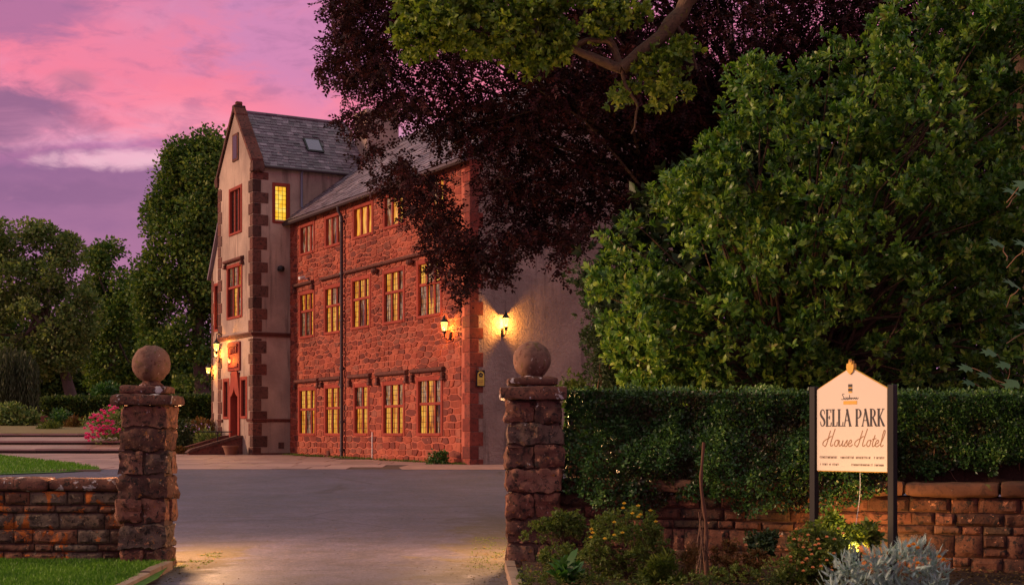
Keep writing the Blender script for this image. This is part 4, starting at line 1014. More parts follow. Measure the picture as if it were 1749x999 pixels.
# yellow plaque with a rosette
root = empty('yellow_plaque', hw(.33, -.04, 3.1), TH, 'small yellow plaque with a black rosette on the grey end wall by the corner', 'plaque')
PM = lambda u, o, z: (u, -.02-o, z)
mb = MB(); mb.box(-.15, .15, 0, .03, -.02, .50, .01, M=PM); mb.build('backing', M['iron'], root, origin=False)
arc = [(-.12, .01), (.12, .01), (.12, .34)]+[(.12*math.cos(t*math.pi/8), .34+.12*math.sin(t*math.pi/8)) for t in range(1, 8)]+[(-.12, .34)]
MB().prism(arc, .031, .038, PM).build('plate', M['plaque_y'], root, origin=False)
mb = MB()
for q in range(5):
    t = 2*math.pi*q/5+math.pi/2; cx_, cz_ = .05*math.cos(t), .34+.05*math.sin(t)
    mb.prism([(cx_+.034*math.cos(a*math.pi/4), cz_+.034*math.sin(a*math.pi/4)) for a in range(8)], .039, .043, PM)
mb.build('rosette', M['ink'], root, origin=False)
mb = MB()
for zz in (.16, .11, .06): mb.box(-.09, .09, .039, .042, zz, zz+.02, 0, M=PM)
mb.build('print', M['inkgold'], root, origin=False)
# plant pot and thin table by the door
pp = hw(TX-.75, 16.2, .72); rt = empty('plant_pot', pp, 0, 'dark terracotta pot beside the entrance steps', 'pot'); ORG[rt.name] = Vector(pp)
MB().lathe([(.15, 0), (.2, .02), (.3, .32), (.34, .34), (.34, .40), (.28, .40), (.26, .34)], pp, 20).build('pot', M['terra'], rt, smooth=True)
MB().lathe([(.26, 0), (.26, .02)], pp+Vector((0, 0, .33)), 20).build('compost', M['soil'], rt)
pp = hw(TX-1.0, 17.1, .72); rt = empty('handrail', pp, 0, 'thin iron handrail at the foot of the entrance steps', 'handrail'); ORG[rt.name] = Vector(pp)
MB().tube([pp, pp+Vector((0, 0, .95))], .025, 6).build('post', M['iron'], rt)
MB().tube([pp+Vector((-.7, 0, .96)), pp+Vector((.6, 0, .96))], .025, 6).build('rail', M['iron'], rt)


# ------------------------------------------------------------------ the hotel sign
SL = Vector((at(1390, 700, 15.0)[0], 15.0, 0)); SR = Vector((at(1524, 700, 14.35)[0], 14.35, 0))
sd_ = (SR-SL).normalized(); sn = Vector((sd_.y, -sd_.x, 0)); SW = (SR-SL).length
sign = empty('hotel_sign', (SL+SR)/2, 0, 'cream SELLA PARK House Hotel sign board with a pointed top between two black posts', 'sign'); ORG[sign.name] = Vector(sign.location)
SM = lambda u, o, z: tuple(SL+sd_*u+sn*o+Vector((0, 0, z)))
zt = EYE+(HY-668)/F*15.0; zb = EYE+(HY-804)/F*14.7
M['post'] = flat('black_post_paint', (.006,.0055,.006,1), .55, 0, .3)
for u in (0, SW): MB().box(u-.036, u+.036, -.045, .035, -.1, EYE+(HY-658)/F*14.65, .006, M=SM).build('post', M['post'], sign)
mid = SW*.49; apex = zt+.235
bd = [(.05, zb), (SW-.05, zb), (SW-.05, zt+.01), (mid, apex), (.05, zt+.01)]
board = MB().prism(bd, -.015, .015, SM).build('board', M['board'], sign)
mb = MB()
for i in range(5):
    p, q = bd[i], bd[(i+1) % 5]; mb.tube([SM(p[0], .0, p[1]), SM(q[0], .0, q[1])], .011, 6)
mb.build('edging', M['gold'], board)
def ribbon(mb, pts, w, o=.0165):
    """thin raised lettering strokes"""
    for i in range(len(pts)-1):
        a = Vector(pts[i]); b = Vector(pts[i+1]); d = (b-a)
        if d.length < 1e-6: continue
        nn = Vector((-d.y, d.x)).normalized()
        w = w if o else w; w0 = w[i] if isinstance(w, (list, tuple)) else w; w1 = w[i+1] if isinstance(w, (list, tuple)) else w
        q = [a-nn*w0/2, b-nn*w1/2, b+nn*w1/2, a+nn*w0/2]
        mb.add([SM(p[0], o, p[1]) for p in q]+[SM(p[0], o+.0012, p[1]) for p in q], [(4,5,6,7), (0,1,5,4), (1,2,6,5), (2,3,7,6), (3,0,4,7)])
T_, t_ = .15, .055                                # thick and thin strokes of the serif capitals
def serif(x, y, w=.34): return ([(x-w/2, y), (x+w/2, y)], .05)
GLY = {
 'S': (.62, [([(.50,.72), (.50,.86), (.40,.96), (.27,.985), (.13,.92), (.07,.78), (.12,.64), (.28,.52), (.44,.40), (.52,.25), (.46,.10), (.30,.02), (.15,.05), (.08,.16), (.07,.30)], [.03,.05,.06,.06,.08,.12,.15,.15,.15,.13,.09,.06,.06,.05,.03])]),
 'E': (.68, [([(.16,0), (.16,1)], T_), ([(.02,.975), (.56,.975), (.58,.80)], t_), ([(.02,.025), (.58,.025), (.62,.24)], t_), ([(.16,.52), (.44,.52)], t_), ([(.44,.42), (.44,.62)], t_)]),
 'L': (.62, [([(.16,0), (.16,1)], T_), serif(.16,.975), ([(.02,.025), (.54,.025), (.58,.26)], t_)]),
 'A': (.84, [([(.10,0), (.42,1)], t_+.01), ([(.38,1), (.74,0)], T_), ([(.20,.34), (.62,.34)], t_), serif(.10,.025,.26), serif(.74,.025,.30)]),
 'P': (.66, [([(.16,0), (.16,1)], T_), serif(.16,.025), ([(.02,.975), (.38,.975), (.52,.90), (.58,.74), (.52,.57), (.38,.49), (.16,.47)], [t_,t_,.10,.15,.10,t_,t_])]),
 'R': (.78, [([(.16,0), (.16,1)], T_), serif(.16,.025), ([(.02,.975), (.36,.975), (.50,.90), (.55,.76), (.50,.60), (.36,.52), (.16,.50)], [t_,t_,.10,.15,.10,t_,t_]), ([(.34,.50), (.66,.04), (.78,.02)], [.10,.14,.05])]),
 'K': (.80, [([(.16,0), (.16,1)], T_), serif(.16,.025), serif(.16,.975), ([(.20,.42), (.62,.97)], t_), ([(.30,.54), (.66,.04), (.80,.02)], [.09,.15,.05]), serif(.62,.975,.26)]),
 ' ': (.42, [])}
zz0 = EYE+(HY-728)/F*14.68; H_ = .182
tot = sum(GLY[c][0] for c in 'SELLA PARK'); sx = (SW-.16)/tot; x = .085
mb = MB()
for ch_ in 'SELLA PARK':
    w_, st = GLY[ch_]
    for pts, w in st:
        ww = [q*sx*1.35 for q in w] if isinstance(w, list) else w*sx*1.35
        ribbon(mb, [(x+p[0]*sx, zz0+p[1]*H_) for p in pts], ww)
    x += w_*sx
mb.build('serif_lettering', M['ink'], board)
def curve(pts, n=6):
    out = []
    for i in range(len(pts)-1):
        p0 = pts[max(0, i-1)]; p1 = pts[i]; p2 = pts[i+1]; p3 = pts[min(len(pts)-1, i+2)]
        for k in range(n):
            t = k/n; out.append(tuple(.5*(2*p1[j]+(p2[j]-p0[j])*t+(2*p0[j]-5*p1[j]+4*p2[j]-p3[j])*t*t+(3*p1[j]-p0[j]-3*p2[j]+p3[j])*t**3) for j in (0, 1)))
    return out+[pts[-1]]
SCR = {'H': (1.0, [[(.10,.05), (-.02,.10), (.02,.28), (.22,.42), (.42,.50), (.62,.62), (.75,.62)], [(.55,1.0), (.44,.6), (.34,.2), (.22,-.02), (.12,.02)], [(.95,1.12), (.82,.7), (.70,.3), (.68,.05), (.80,.02), (.92,.12)]]),
 'o': (.42, [[(.32,.40), (.12,.36), (.02,.16), (.12,.0), (.28,.06), (.34,.26), (.28,.40), (.44,.34)]]),
 'u': (.46, [[(.02,.38), (.0,.16), (.08,.01), (.24,.12), (.34,.38)], [(.34,.38), (.28,.12), (.38,.0), (.5,.12)]]),
 's': (.34, [[(.0,.06), (.24,.40), (.22,.24), (.30,.10), (.16,-.02), (.04,.05)]]),
 'e': (.42, [[(.02,.14), (.24,.22), (.30,.34), (.20,.41), (.06,.26), (.06,.06), (.20,-.01), (.42,.12)]]),
 't': (.30, [[(.24,.72), (.12,.3), (.10,.04), (.20,.0), (.32,.12)], [(.02,.44), (.36,.50)]]),
 'l': (.36, [[(.02,.10), (.24,.55), (.34,.92), (.24,1.0), (.14,.6), (.08,.1), (.16,.0), (.32,.10)]]), ' ': (.18, [])}
mb = MB(); x = .12; base = EYE+(HY-762)/F*14.68; S_ = .165
for ch_ in 'House Hotel':
    w_, st = SCR[ch_]
    for pts in st: ribbon(mb, curve([(x+p[0]*S_*.82+p[1]*S_*.12, base+p[1]*S_) for p in pts]), .0075)
    x += w_*S_*.82
mb.build('script_lettering', M['inkgold'], board)
mb = MB(); rs = random.Random(4)                  # the two small lines at the foot, too fine to read in the photograph
def tiny(u0, u1, z, h):
    u = u0
    while u < u1:
        if rs.random() < .93:
            ribbon(mb, [(u, z), (u, z+h)], .0034)
            k = rs.random()
            if k < .5: ribbon(mb, [(u, z+h), (u+.008, z+h)], .003)
            if k > .3: ribbon(mb, [(u, z+h*.5), (u+.008, z+h*.5)], .003)
            if k > .6: ribbon(mb, [(u+.008, z), (u+.008, z+h)], .0034)
        u += .0135
z1_ = EYE+(HY-781)/F*14.68; z2_ = EYE+(HY-793)/F*14.68
for a, b in ((.085,.30), (.335,.485), (.515,.70), (.725,.84)): tiny(a*SW/.92, b*SW/.92, z1_-.012, .022)
for a, b in ((.09,.31), (.46,.83)): tiny(a*SW/.92, b*SW/.92, z2_-.012, .019)
mb.build('small_print', M['inkgrey'], board, kind='stuff')
lg = MB(); zc = EYE+(HY-665)/F*14.68
for a, b, w in ((.055,.085,.028), (.012,.040,.028)): lg.box(mid-w, mid+w*.7, .0165, .0185, zc+a-.03, zc+b-.03, 0, M=SM)
lg.build('emblem', M['ink'], board)
lg = MB()
for a, b in ((.042,.053), (-.005,.010)): lg.box(mid-.024, mid+.016, .0165, .0185, zc+a-.03, zc+b-.03, 0, M=SM)
lg.box(mid-.085, mid+.075, .0165, .018, zc-.155, zc-.118, 0, M=SM); lg.build('emblem_band', M['gold'], board)
mb = MB(); x = mid-.105; sc_ = .062
for pts in ([(.5,.95),(.1,.9),(.3,.5),(.35,.1),(-.1,.05)], [(.5,.35),(.5,.05),(.75,.1),(.8,.4),(.8,.05)], [(1.1,.4),(.95,.2),(1.1,.0),(1.25,.3),(1.3,.05)], [(1.5,.8),(1.45,.05),(1.6,.35),(1.75,.05)], [(1.9,.35),(1.85,.05),(2.1,.3),(2.2,.05)], [(2.4,.35),(2.3,.1),(2.5,.3),(2.6,.05),(2.8,.35),(2.9,.05),(3.2,.3)]):
    ribbon(mb, curve([(x+p[0]*sc_, zc-.105+p[1]*sc_) for p in pts], 4), .005)
mb.build('emblem_script', M['ink'], board)
cr = [(0,-.075), (.035,-.045), (.048,.0), (.045,.045), (.022,.03), (.022,.075), (.0,.055), (-.012,.095), (-.022,.05), (-.045,.045), (-.048,0), (-.035,-.045)]
MB().prism([(mid+a, apex+b) for a, b in cr], -.02, .03, SM, inset=.006).build('thistle_crest', M['gold'], board)
p0 = Vector(SM(SW*.58, -.03, zb)); MB().tube(bent(p0, Vector((p0.x+.02, p0.y+.3, .18)), 8, random.Random(2), .05), .004, 4).build('cable', M['white'], sign)

# ------------------------------------------------------------------ lamps that the glow in the photograph comes from
def spot_fixture(name, p, target, label, energy, size=1.2, blend=.6, radius=.05, col=(1,.62,.28), grp=None):
    p = Vector(p); d = (Vector(target)-p).normalized(); root = empty(name, p, 0, label, 'garden light', grp); ORG[root.name] = Vector(p)
    MB().tube([p+Vector((0, 0, -.12)), p-d*.02], .012, 6).build('stake', M['iron'], root)
    MB().tube([p-d*.07, p-d*.02, p+d*.06], [.03, .05, .055], 14).build('housing', M['iron'], root)
    MB().tube([p+d*.061, p+d*.064], .045, 14).build('lens', M['bulb'], root)
    l = bpy.data.lights.new('spot', 'SPOT'); l.energy = energy; l.spot_size = size; l.spot_blend = blend; l.shadow_soft_size = radius; l.color = col
    o = bpy.data.objects.new('lamp_beam', l); C.objects.link(o); o.parent = root; o.location = d*.10; o.rotation_euler = (-d).to_track_quat('Z', 'Y').to_euler()
    return root
cx_ = (SL+SR)/2
spot_fixture('garden_spotlight', (cx_.x-.12, 14.02, .34), (cx_.x-.02, cx_.y, 1.25), 'small black spotlight among the flowers aimed up at the hotel sign', 62, 1.9, .9, .04, (1,.58,.24))
spot_fixture('garden_spotlight', (cx_.x+.05, 14.9, .24), (cx_.x+.45, 15.7, .80), 'small black spotlight behind the sign washing the red wall', 110, 2.6, .9, .05, (1,.50,.16))
def bollard(p, label, energy, d):
    p = Vector(p); root = empty('path_light', p, 0, label, 'path light', 'path lights behind the gate piers'); ORG[root.name] = Vector(p)
    MB().lathe([(.045, -.02), (.045, 1.36), (.03, 1.365), (.03, 1.40)], p, 14).build('stem', M['iron'], root)
    MB().lathe([(.028, 1.40), (.028, 1.45)], p, 12).build('lens', M['bulb'], root)
    MB().lathe([(.07, 1.45), (.075, 1.465), (.05, 1.49), (.01, 1.5)], p, 14).build('cap', M['iron'], root)
    l = bpy.data.lights.new('path', 'POINT'); l.energy = energy; l.shadow_soft_size = .07; l.color = (1, .53, .23)
    o = bpy.data.objects.new('lamp_glow', l); C.objects.link(o); o.parent = root; o.location = (d[0]*.10, d[1]*.10, 1.42)
bollard((-4.46, 17.95, 0), 'slim path light hidden behind the left gate pier', 640, (1, 0))
bollard((.12, 17.95, 0), 'slim path light hidden behind the right gate pier', 500, (-1, 0))

# ------------------------------------------------------------------ kerbs, bed, grass
def kerb(pts, n, seed):
    rr = random.Random(seed); out = []
    for i in range(n):
        t0, t1 = i/n, (i+1)/n; a = Vector(pts[0]).lerp(Vector(pts[1]), t0); b = Vector(pts[0]).lerp(Vector(pts[1]), t1)
        d = (b-a).normalized(); nn = Vector((d.y, -d.x, 0)); L = (b-a).length
        mb = MB(); rough_box(mb, .006, L-.006, -.06, .06, -.05, .11+rr.uniform(-.01, .01), .006, .012, 3, seed=seed+i)
        mb.v = [tuple(a+d*p[0]+nn*p[1]+Vector((0, 0, p[2]))) for p in mb.v]; out.append(mb)
    return out
ke = empty('kerb_edging', (-3.98, 15, 0), 0, 'kerb stones curving from the front lawn to the left pier', 'kerb'); ORG[ke.name] = Vector(ke.location)
for mb in kerb([(-3.70, 10.5, 0), (-4.06, 16.6, 0)], 9, 3): mb.build('kerb_stone', M['kerb'], ke, smooth=True)
ke = empty('kerb_edging', (.1, 15, 0), 0, 'rough kerb stones beside the flower bed, below the right pier', 'kerb'); ORG[ke.name] = Vector(ke.location)
for mb in kerb([(.16, 10.5, 0), (-.03, 16.6, 0)], 9, 9): mb.build('kerb_stone', M['kerb'], ke, smooth=True)
ke = empty('kerb_edging', (-16, 38.3, gz(38.3)), 0, 'pale low stone edging along the near side of the lawn beyond the wall', 'kerb'); ORG[ke.name] = Vector(ke.location)
for mb in kerb([(-20, 37.5, .47), (-11.7, 40.0, .53)], 12, 19): mb.v = [(p[0], p[1], p[2]-.04) for p in mb.v]; mb.build('kerb_stone', M['kerb'], ke, smooth=True)
bed = MB(); vs = []; fs = []; nx_, ny_ = 60, 26
for j in range(ny_+1):
    for i in range(nx_+1):
        X = .12+(9-.12)*i/nx_; Y = 10+7.0*j/ny_; vs.append((X, Y, .08+.05*noise.noise(Vector((X*1.6, Y*1.6, 0)))+.02*noise.noise(Vector((X*8, Y*8, 3)))))
for j in range(ny_):
    for i in range(nx_): fs.append((j*(nx_+1)+i, j*(nx_+1)+i+1, (j+1)*(nx_+1)+i+1, (j+1)*(nx_+1)+i))
bed.add(vs, fs, .5); bed.build('flower_bed', M['soil'], smooth=True)['kind'] = 'structure'
rng = np.random.default_rng(7)
def grass(name, n, X, Y, z, h, label, mat='grass', w=.11, lean=.35, mask=None):
    x = rng.uniform(*X, n); y = rng.uniform(*Y, n)
    if mask is not None: k = mask(x, y); x, y = x[k], y[k]
    n = len(x); zz = np.array([z(b) if callable(z) else z for b in y]) if n < 60000 else np.interp(y, np.linspace(Y[0], Y[1], 50), [z(b) if callable(z) else z for b in np.linspace(Y[0], Y[1], 50)])
    P = np.stack([x, y, zz], 1); D = unit(np.array([0, 0, 1.0])+rng.normal(size=(n, 3))*lean*np.array([1, 1, .1])); Nn = rng.normal(size=(n, 3))
    pat = np.array([noise.noise(Vector((a*1.3, b*1.3, 2)))*.5+.5 for a, b in zip(x, y)])
    V, T, R = leaves(P, D, Nn, h*rng.uniform(.5, 1.25, n), w, 'rhomb', np.clip(pat*.7+rng.uniform(0, .3, n), 0, 1))
    o = tri_mesh(name, V, T, R, M[mat]); tag(o, label, 'grass', kind='stuff'); return o
grass('lawn_grass', 42000, (-7.2, -3.75), (13.4, 17.1), .058, .055, 'short mown grass in front of the low wall', mask=lambda x, y: x < -3.74-(y-11)*.058)
grass('lawn_grass', 26000, (-20, -11.6), (38, 56), lambda b: gz(b)+.022, .10, 'bright mown grass of the lawn beyond the low wall', w=.25, mask=lambda x, y: x < np.interp(y, [37.9, 39, 40.4, 41.5, 45, 50, 56], [-13.9, -12.6, -11.8, -12.2, -14.2, -17.2, -20.6])-.05)
n = 260; x = rng.normal(-.15, .28, n); y = rng.uniform(14, 19, n); x2 = rng.normal(-3.85, .12, 150); y2 = rng.uniform(14, 18.5, 150)
x = np.concatenate([x, x2]); y = np.concatenate([y, y2]); P = np.stack([x, y, np.array([gz(b) for b in y])+.012], 1); n = len(x)
V, T, R = leaves(P, rng.normal(size=(n, 3))*np.array([1, 1, .15]), np.array([0, 0, 1.0])+rng.normal(size=(n, 3))*.25, rng.uniform(.02, .045, n), .6, 'rhomb', rng.uniform(0, 1, n))
tag(tri_mesh('leaf_litter', V, T, R, M['litter']), 'fallen leaves and grit scattered along both edges of the gateway', 'leaf litter', kind='stuff')
n = 5200; x = rng.uniform(.15, 6.5, n); y = rng.uniform(13.0, 16.4, n); P = np.stack([x, y, np.full(n, .12)], 1)
V, T, R = leaves(P, rng.normal(size=(n, 3))*np.array([1, 1, .3]), np.array([0, 0, 1.0])+rng.normal(size=(n, 3))*.4, rng.uniform(.02, .05, n), .5, 'rhomb', rng.uniform(0, 1, n))
tag(tri_mesh('bed_litter', V, T, R, M['litter']), 'brown leaf litter and bark covering the flower bed soil', 'leaf litter', kind='stuff')
n = 1500; x = rng.uniform(-4.0, .2, n); y = 14+rng.uniform(0, 1, n)**1.6*24; P = np.stack([x, y, np.array([gz(b) for b in y])+.006], 1)
V, T, R = leaves(P, rng.normal(size=(n, 3))*np.array([1, 1, .1]), np.array([0, 0, 1.0])+rng.normal(size=(n, 3))*.3, rng.uniform(.010, .026, n), .7, 'rhomb', rng.uniform(0, 1, n))
tag(tri_mesh('grit', V, T, R, M['litter']), 'loose grit and leaf crumbs strewn over the tarmac drive', 'grit', kind='stuff')
# moss tufts by the piers
for (xa, xb, ya, yb, nn_, lab) in ((-4.0, -3.7, 16.6, 18.3, 1200, 'yellowish moss and tufts at the foot of the left gate pier'), (-.55, .1, 16.3, 20.5, 2600, 'yellowish moss and tufts along the edge by the right gate pier')):
    x = rng.uniform(xa, xb, nn_); y = rng.uniform(ya, yb, nn_); k = np.array([noise.noise(Vector((a*4, b*4, 1))) for a, b in zip(x, y)]) > .0; x, y = x[k], y[k]
    P = np.stack([x, y, np.array([gz(b) for b in y])], 1); n = len(x)
    V, T, R = leaves(P, np.array([0, 0, 1.])+rng.normal(size=(n, 3))*.6, rng.normal(size=(n, 3)), rng.uniform(.008, .022, n), .5, 'rhomb', rng.uniform(.3, 1, n))
    tag(tri_mesh('moss', V, T, R, M['bed']), lab, 'moss', kind='stuff')

# ------------------------------------------------------------------ generic plants
def plant(name, poly, Y, depth, n, r, leaf, mat, label, cat_, style='whorl', k=10, per=6, asp=.5, shape='rhomb', up=.5, group=None, trunk=None, barkmat='bark', limbs=0, parts=0, bulge=1.0, extra=None, lr=.05, seed=1, gzv=None, rim=.5, part_name='foliage', spread=(.45, 1.0), gap=-9, gapf=1.1):
    rg = np.random.default_rng(seed); c, rad = crown(rg, poly, Y, depth, n, r, bulge, rim, gap, gapf)
    g0 = gz(Y) if gzv is None else gzv
    bx_ = trunk[0][0] if trunk else (float(np.mean(c[:, 0])))
    by_ = trunk[0][1] if trunk else Y
    root = empty(name, (bx_, by_, g0), 0, label, cat_, group); ORG[root.name] = Vector(root.location)
    p, a = twigs_on(rg, c, rad, k, up)
    if style == 'whorl': d = whorl(rg, p, a, per, leaf, asp, shape, tierlen=leaf*.8, spread=spread)
    elif style == 'spray': d = sprays(rg, p, a, per, leaf)
    else:
        d = (p, unit(a+rg.normal(size=a.shape)*.5), unit(rg.normal(size=a.shape)+np.array([0, 0, 1.2])), leaf*rg.uniform(.6, 1.3, len(p)), rg.uniform(0, 1, len(p)))
    if extra: d = cat(d, extra(rg))
    foliage(part_name, d, asp, shape, M[mat], root, parts=parts, rng=rg)
    if trunk or limbs:
        rr = random.Random(seed); mb = MB()
        if trunk: mb.tube(trunk[0:1]+bent(trunk[0], trunk[1], 8, rr, .25)[1:], [trunk[2]*(1-.6*i/8) for i in range(9)], 10)
        mb.build('trunk', M[barkmat], root, smooth=True) if trunk else None
        mb = MB(); ordr = rg.permutation(len(c))[:limbs]; base = Vector(trunk[0] if trunk else (bx_, by_, g0)); top = Vector(trunk[1]) if trunk else base
        for i in ordr:
            q = Vector(c[i]); s = base.lerp(top, rr.uniform(.35, 1.0)) if trunk else base
            pts = bent(s, q, 6, rr, (q-s).length*.12, (q-s).length*.06); mb.tube(pts, [lr*(1-.85*j/6) for j in range(7)], 5, cap=False)
        if limbs: mb.build('limbs', M[barkmat], root, smooth=True)
    return root, c, rad

# far trees on the left
def far_tree(poly, Y, label, mat, n, r, seed, leaf=.26, trunk=None, k=46, depth=8, limbs=14, gzv=2.3, up=.4, gap=-.10):
    return plant('broadleaf_tree', poly, Y, depth, n, r, leaf, mat, label, 'tree', 'blob', k=int(k*1.1), gap=gap, gapf=.42, asp=.8, shape='rhomb', up=up, trunk=trunk, barkmat='bark_far', limbs=limbs, lr=.16, group='tall trees behind the garden', seed=seed, gzv=gzv, rim=.15)
far_tree([(-60,400),(-20,385),(30,374),(75,388),(110,398),(138,425),(150,470),(165,540),(150,600),(120,640),(40,650),(-60,660)], 92, 'broad pale green tree at the far left of the garden', 'far1', 330, .95, 3,
         trunk=[at(128, 700, 92), at(78, 520, 92), .42], k=150, leaf=.24)
far_tree([(146,432),(165,418),(195,422),(225,448),(245,490),(252,560),(245,640),(200,665),(150,660),(140,560)], 100, 'dark rounded tree between the pale tree and the tall one by the house', 'far2', 220, .95, 4,
         trunk=[at(190, 700, 100), at(190, 540, 100), .35], k=150, leaf=.25)
far_tree([(283,268),(300,250),(330,240),(360,232),(388,236),(410,300),(410,420),(400,560),(385,650),(330,672),(280,650),(252,600),(232,520),(240,462),(250,420),(245,380),(262,345),(280,320)], 84, 'tallest leafy tree directly behind the left end of the house', 'far2', 560, .9, 6,
         trunk=[at(345, 700, 84), at(335, 420, 84), .5], k=150, leaf=.22, depth=9)
far_tree([(-80,560),(0,520),(80,560),(160,570),(240,560),(300,600),(380,600),(385,690),(200,700),(-80,700)], 112, 'dark belt of lower trees closing the garden behind the tall trees', 'far3', 460, 1.5, 7, gap=-9, k=110, leaf=.34, depth=10, limbs=30, trunk=[at(240, 700, 112), at(236, 600, 112), .3])
# weeping tree
def willow_extra(rg):
    n = 420; x = rg.uniform(-30, 66, n); top = 590+(x-20)**2*.012+rg.uniform(0, 40, n); P = []; D = []; yy = 84+rg.uniform(-1.5, 1.5, n)
    for i in range(n):
        L = rg.uniform(50, 100)
        for q in range(16):
            py = min(top[i]+L*q/16, 700); P.append(at(x[i]+rg.normal()*1.0+(x[i]-20)*.0018*q*3, py, yy[i])); D.append((rg.normal()*.2, rg.normal()*.2, -1))
    m = len(P); return (np.array(P), np.array(D), rg.normal(size=(m, 3)), np.full(m, .34), rg.uniform(0, 1, m))
plant('weeping_tree', [(-20,600),(20,590),(50,610),(62,640),(40,650),(-20,650)], 84, 3, 14, .6, .22, 'willow', 'small weeping tree with hanging fronds at the far left', 'tree', 'blob', k=60, asp=.22, extra=willow_extra, seed=8, gzv=2.3, limbs=6,
      trunk=[at(22, 700, 84), at(22, 620, 84), .12])
# garden shrubs and hedges on the left
def box_hedge(name, px0, px1, pt, pb, Y, d, label, mat, leaf, n, seed, bark=True):
    rg = np.random.default_rng(seed); a = at(px0, pt, Y); b = at(px1, pb, Y); x0, x1, z1, z0 = a.x, b.x, a.z, b.z
    root = empty(name, ((x0+x1)/2, Y+d/2, z0), 0, label, 'hedge'); ORG[root.name] = Vector(root.location)
    m = n; f = rg.uniform(0, 1, m); top = f < d/(d+(z1-z0)); xx = rg.uniform(x0, x1, m); y = np.where(top, Y+rg.uniform(0, d, m), Y); z = np.where(top, z1, rg.uniform(z0, z1, m))
    P = np.stack([xx, y, z], 1)+rg.normal(size=(m, 3))*leaf*.35; D = unit(np.where(top[:, None], [0, 0, 1.0], [0, -1.0, .3])+rg.normal(size=(m, 3))*.7)
    foliage('foliage', (P, D, rg.normal(size=(m, 3)), leaf*rg.uniform(.6, 1.2, m), rg.uniform(0, 1, m)), .6, 'rhomb', M[mat], root)
    MB().box(x0+.05, x1-.05, Y+leaf*.6, Y+d-.05, z0, z1-leaf*.6, .03).build('shade_core', M['soil'], root)  # solid dark box painted as the hedge's shaded inside
    return root
box_hedge('clipped_hedge', 74, 236, 684, 716, 78, 1.6, 'low clipped hedge in the garden behind the pink flowers', 'far3', .22, 9000, 21)
box_hedge('clipped_hedge', 285, 372, 681, 722, 70, 1.4, 'clipped hedge between the left gate pier and the house', 'far3', .20, 6000, 22)
def flowers(P, r, mat, parent, name='flower', petals=6):
    rg = np.random.default_rng(len(P)+3)
    for q in P:
        n = petals*2; pp = np.tile(np.array(q)-np.array(parent.location), (n, 1)); t = np.arange(n)*2*np.pi/n
        el = np.where(np.arange(n) % 2, .25, .9); D = np.stack([np.cos(t)*np.cos(el), np.sin(t)*np.cos(el), np.sin(el)], 1)
        tl = unit(np.array([[0, -1.0, .5]])); D = unit(D+tl*.5); V, T, R = leaves(pp, D, np.tile([[0, -.4, 1.0]], (n, 1)), np.full(n, r), .8, 'rhomb', rg.uniform(0, 1, n))
        V = V; c = pp[0]; o = tri_mesh(name, V-c, T, R, M[mat], parent); o.location = Vector(c)
def far_shrub(poly, Y, label, mat, n, r, leaf, seed, name='garden_shrub', g=None, k=60, per=1, style='blob', **kw):
    return plant(name, poly, Y, kw.pop('depth', 1.5), n, r, leaf, mat, label, kw.pop('cat_', 'shrub'), style, k=k, per=per, asp=kw.pop('asp', .6), seed=seed, gzv=g, **kw)
r_, c_, _ = far_shrub([(140,720),(165,702),(196,690),(240,688),(262,720),(255,760),(196,766),(150,757),(138,745)], 62, 'rhododendron bush with bright pink flowers behind the left gate pier', 'far1', 40, .42, .14, 31, 'flowering_shrub', 1.3, k=70)
rg = np.random.default_rng(5); P = []
for (a, b, n_) in ((165,715,7), (180,708,6), (195,700,6), (158,733,9), (172,740,9), (190,725,6), (148,742,5), (200,735,3), (215,715,5), (183,733,5), (160,745,5)):
    for _ in range(n_+4): P.append(at(a+rg.normal()*6, b+rg.normal()*4.5, 61.0+rg.uniform(-.2, .2)))
flowers(P, .12, 'f_pink', r_, 'flower', 5)
far_shrub([(-20,700),(20,690),(45,698),(64,712),(60,735),(-20,735)], 72, 'broad leafy perennials at the far left above the steps', 'far1', 40, .5, .22, 32, g=2.0)
far_shrub([(88,708),(100,700),(112,706),(114,728),(92,730)], 72, 'small rounded green bush in front of the low garden hedge', 'lush', 12, .35, .16, 33, g=2.0)
far_shrub([(108,720),(125,712),(138,722),(138,738),(108,738)], 70, 'tuft of rusty dry grasses beside the pink rhododendron', 'rust', 14, .35, .26, 34, 'ornamental_grass', 2.0, asp=.12, up=1.6)
far_shrub([(66,730),(84,722),(104,728),(104,740),(66,740)], 68, 'patch of yellowing grass at the top of the long steps', 'bed', 12, .3, .22, 35, 'ornamental_grass', 1.9, asp=.12, up=1.6)
far_shrub([(160,668),(178,655),(200,662),(205,685),(165,688)], 80, 'light green shrub rising above the low garden hedge', 'lush', 22, .5, .2, 36, g=2.3)
far_shrub([(290,718),(320,712),(334,735),(334,765),(290,768)], 60, 'dark glossy bush just right of the left gate pier', 'yew', 24, .4, .13, 37)
r_, c_, _ = far_shrub([(318,722),(340,715),(362,725),(368,758),(330,765)], 61.5, 'bush with reddish autumn leaves near the entrance steps', 'rust', 22, .4, .15, 38)
far_shrub([(338,748),(352,738),(370,742),(374,764),(342,768)], 59.5, 'pale arching fern beside the entrance steps', 'far1', 12, .3, .24, 39, 'fern', asp=.25, up=1.2, cat_='fern')
far_shrub([(296,766),(345,764),(345,772),(296,772)], 58, 'fallen rusty ground plants along the forecourt edge', 'rust', 10, .15, .10, 40)
far_shrub([(730,778),(742,770),(756,768),(764,778),(762,794),(732,794)], 44.6, 'small green bush growing at the foot of the red front', 'lush', 20, .15, .09, 41, k=40, depth=.5)

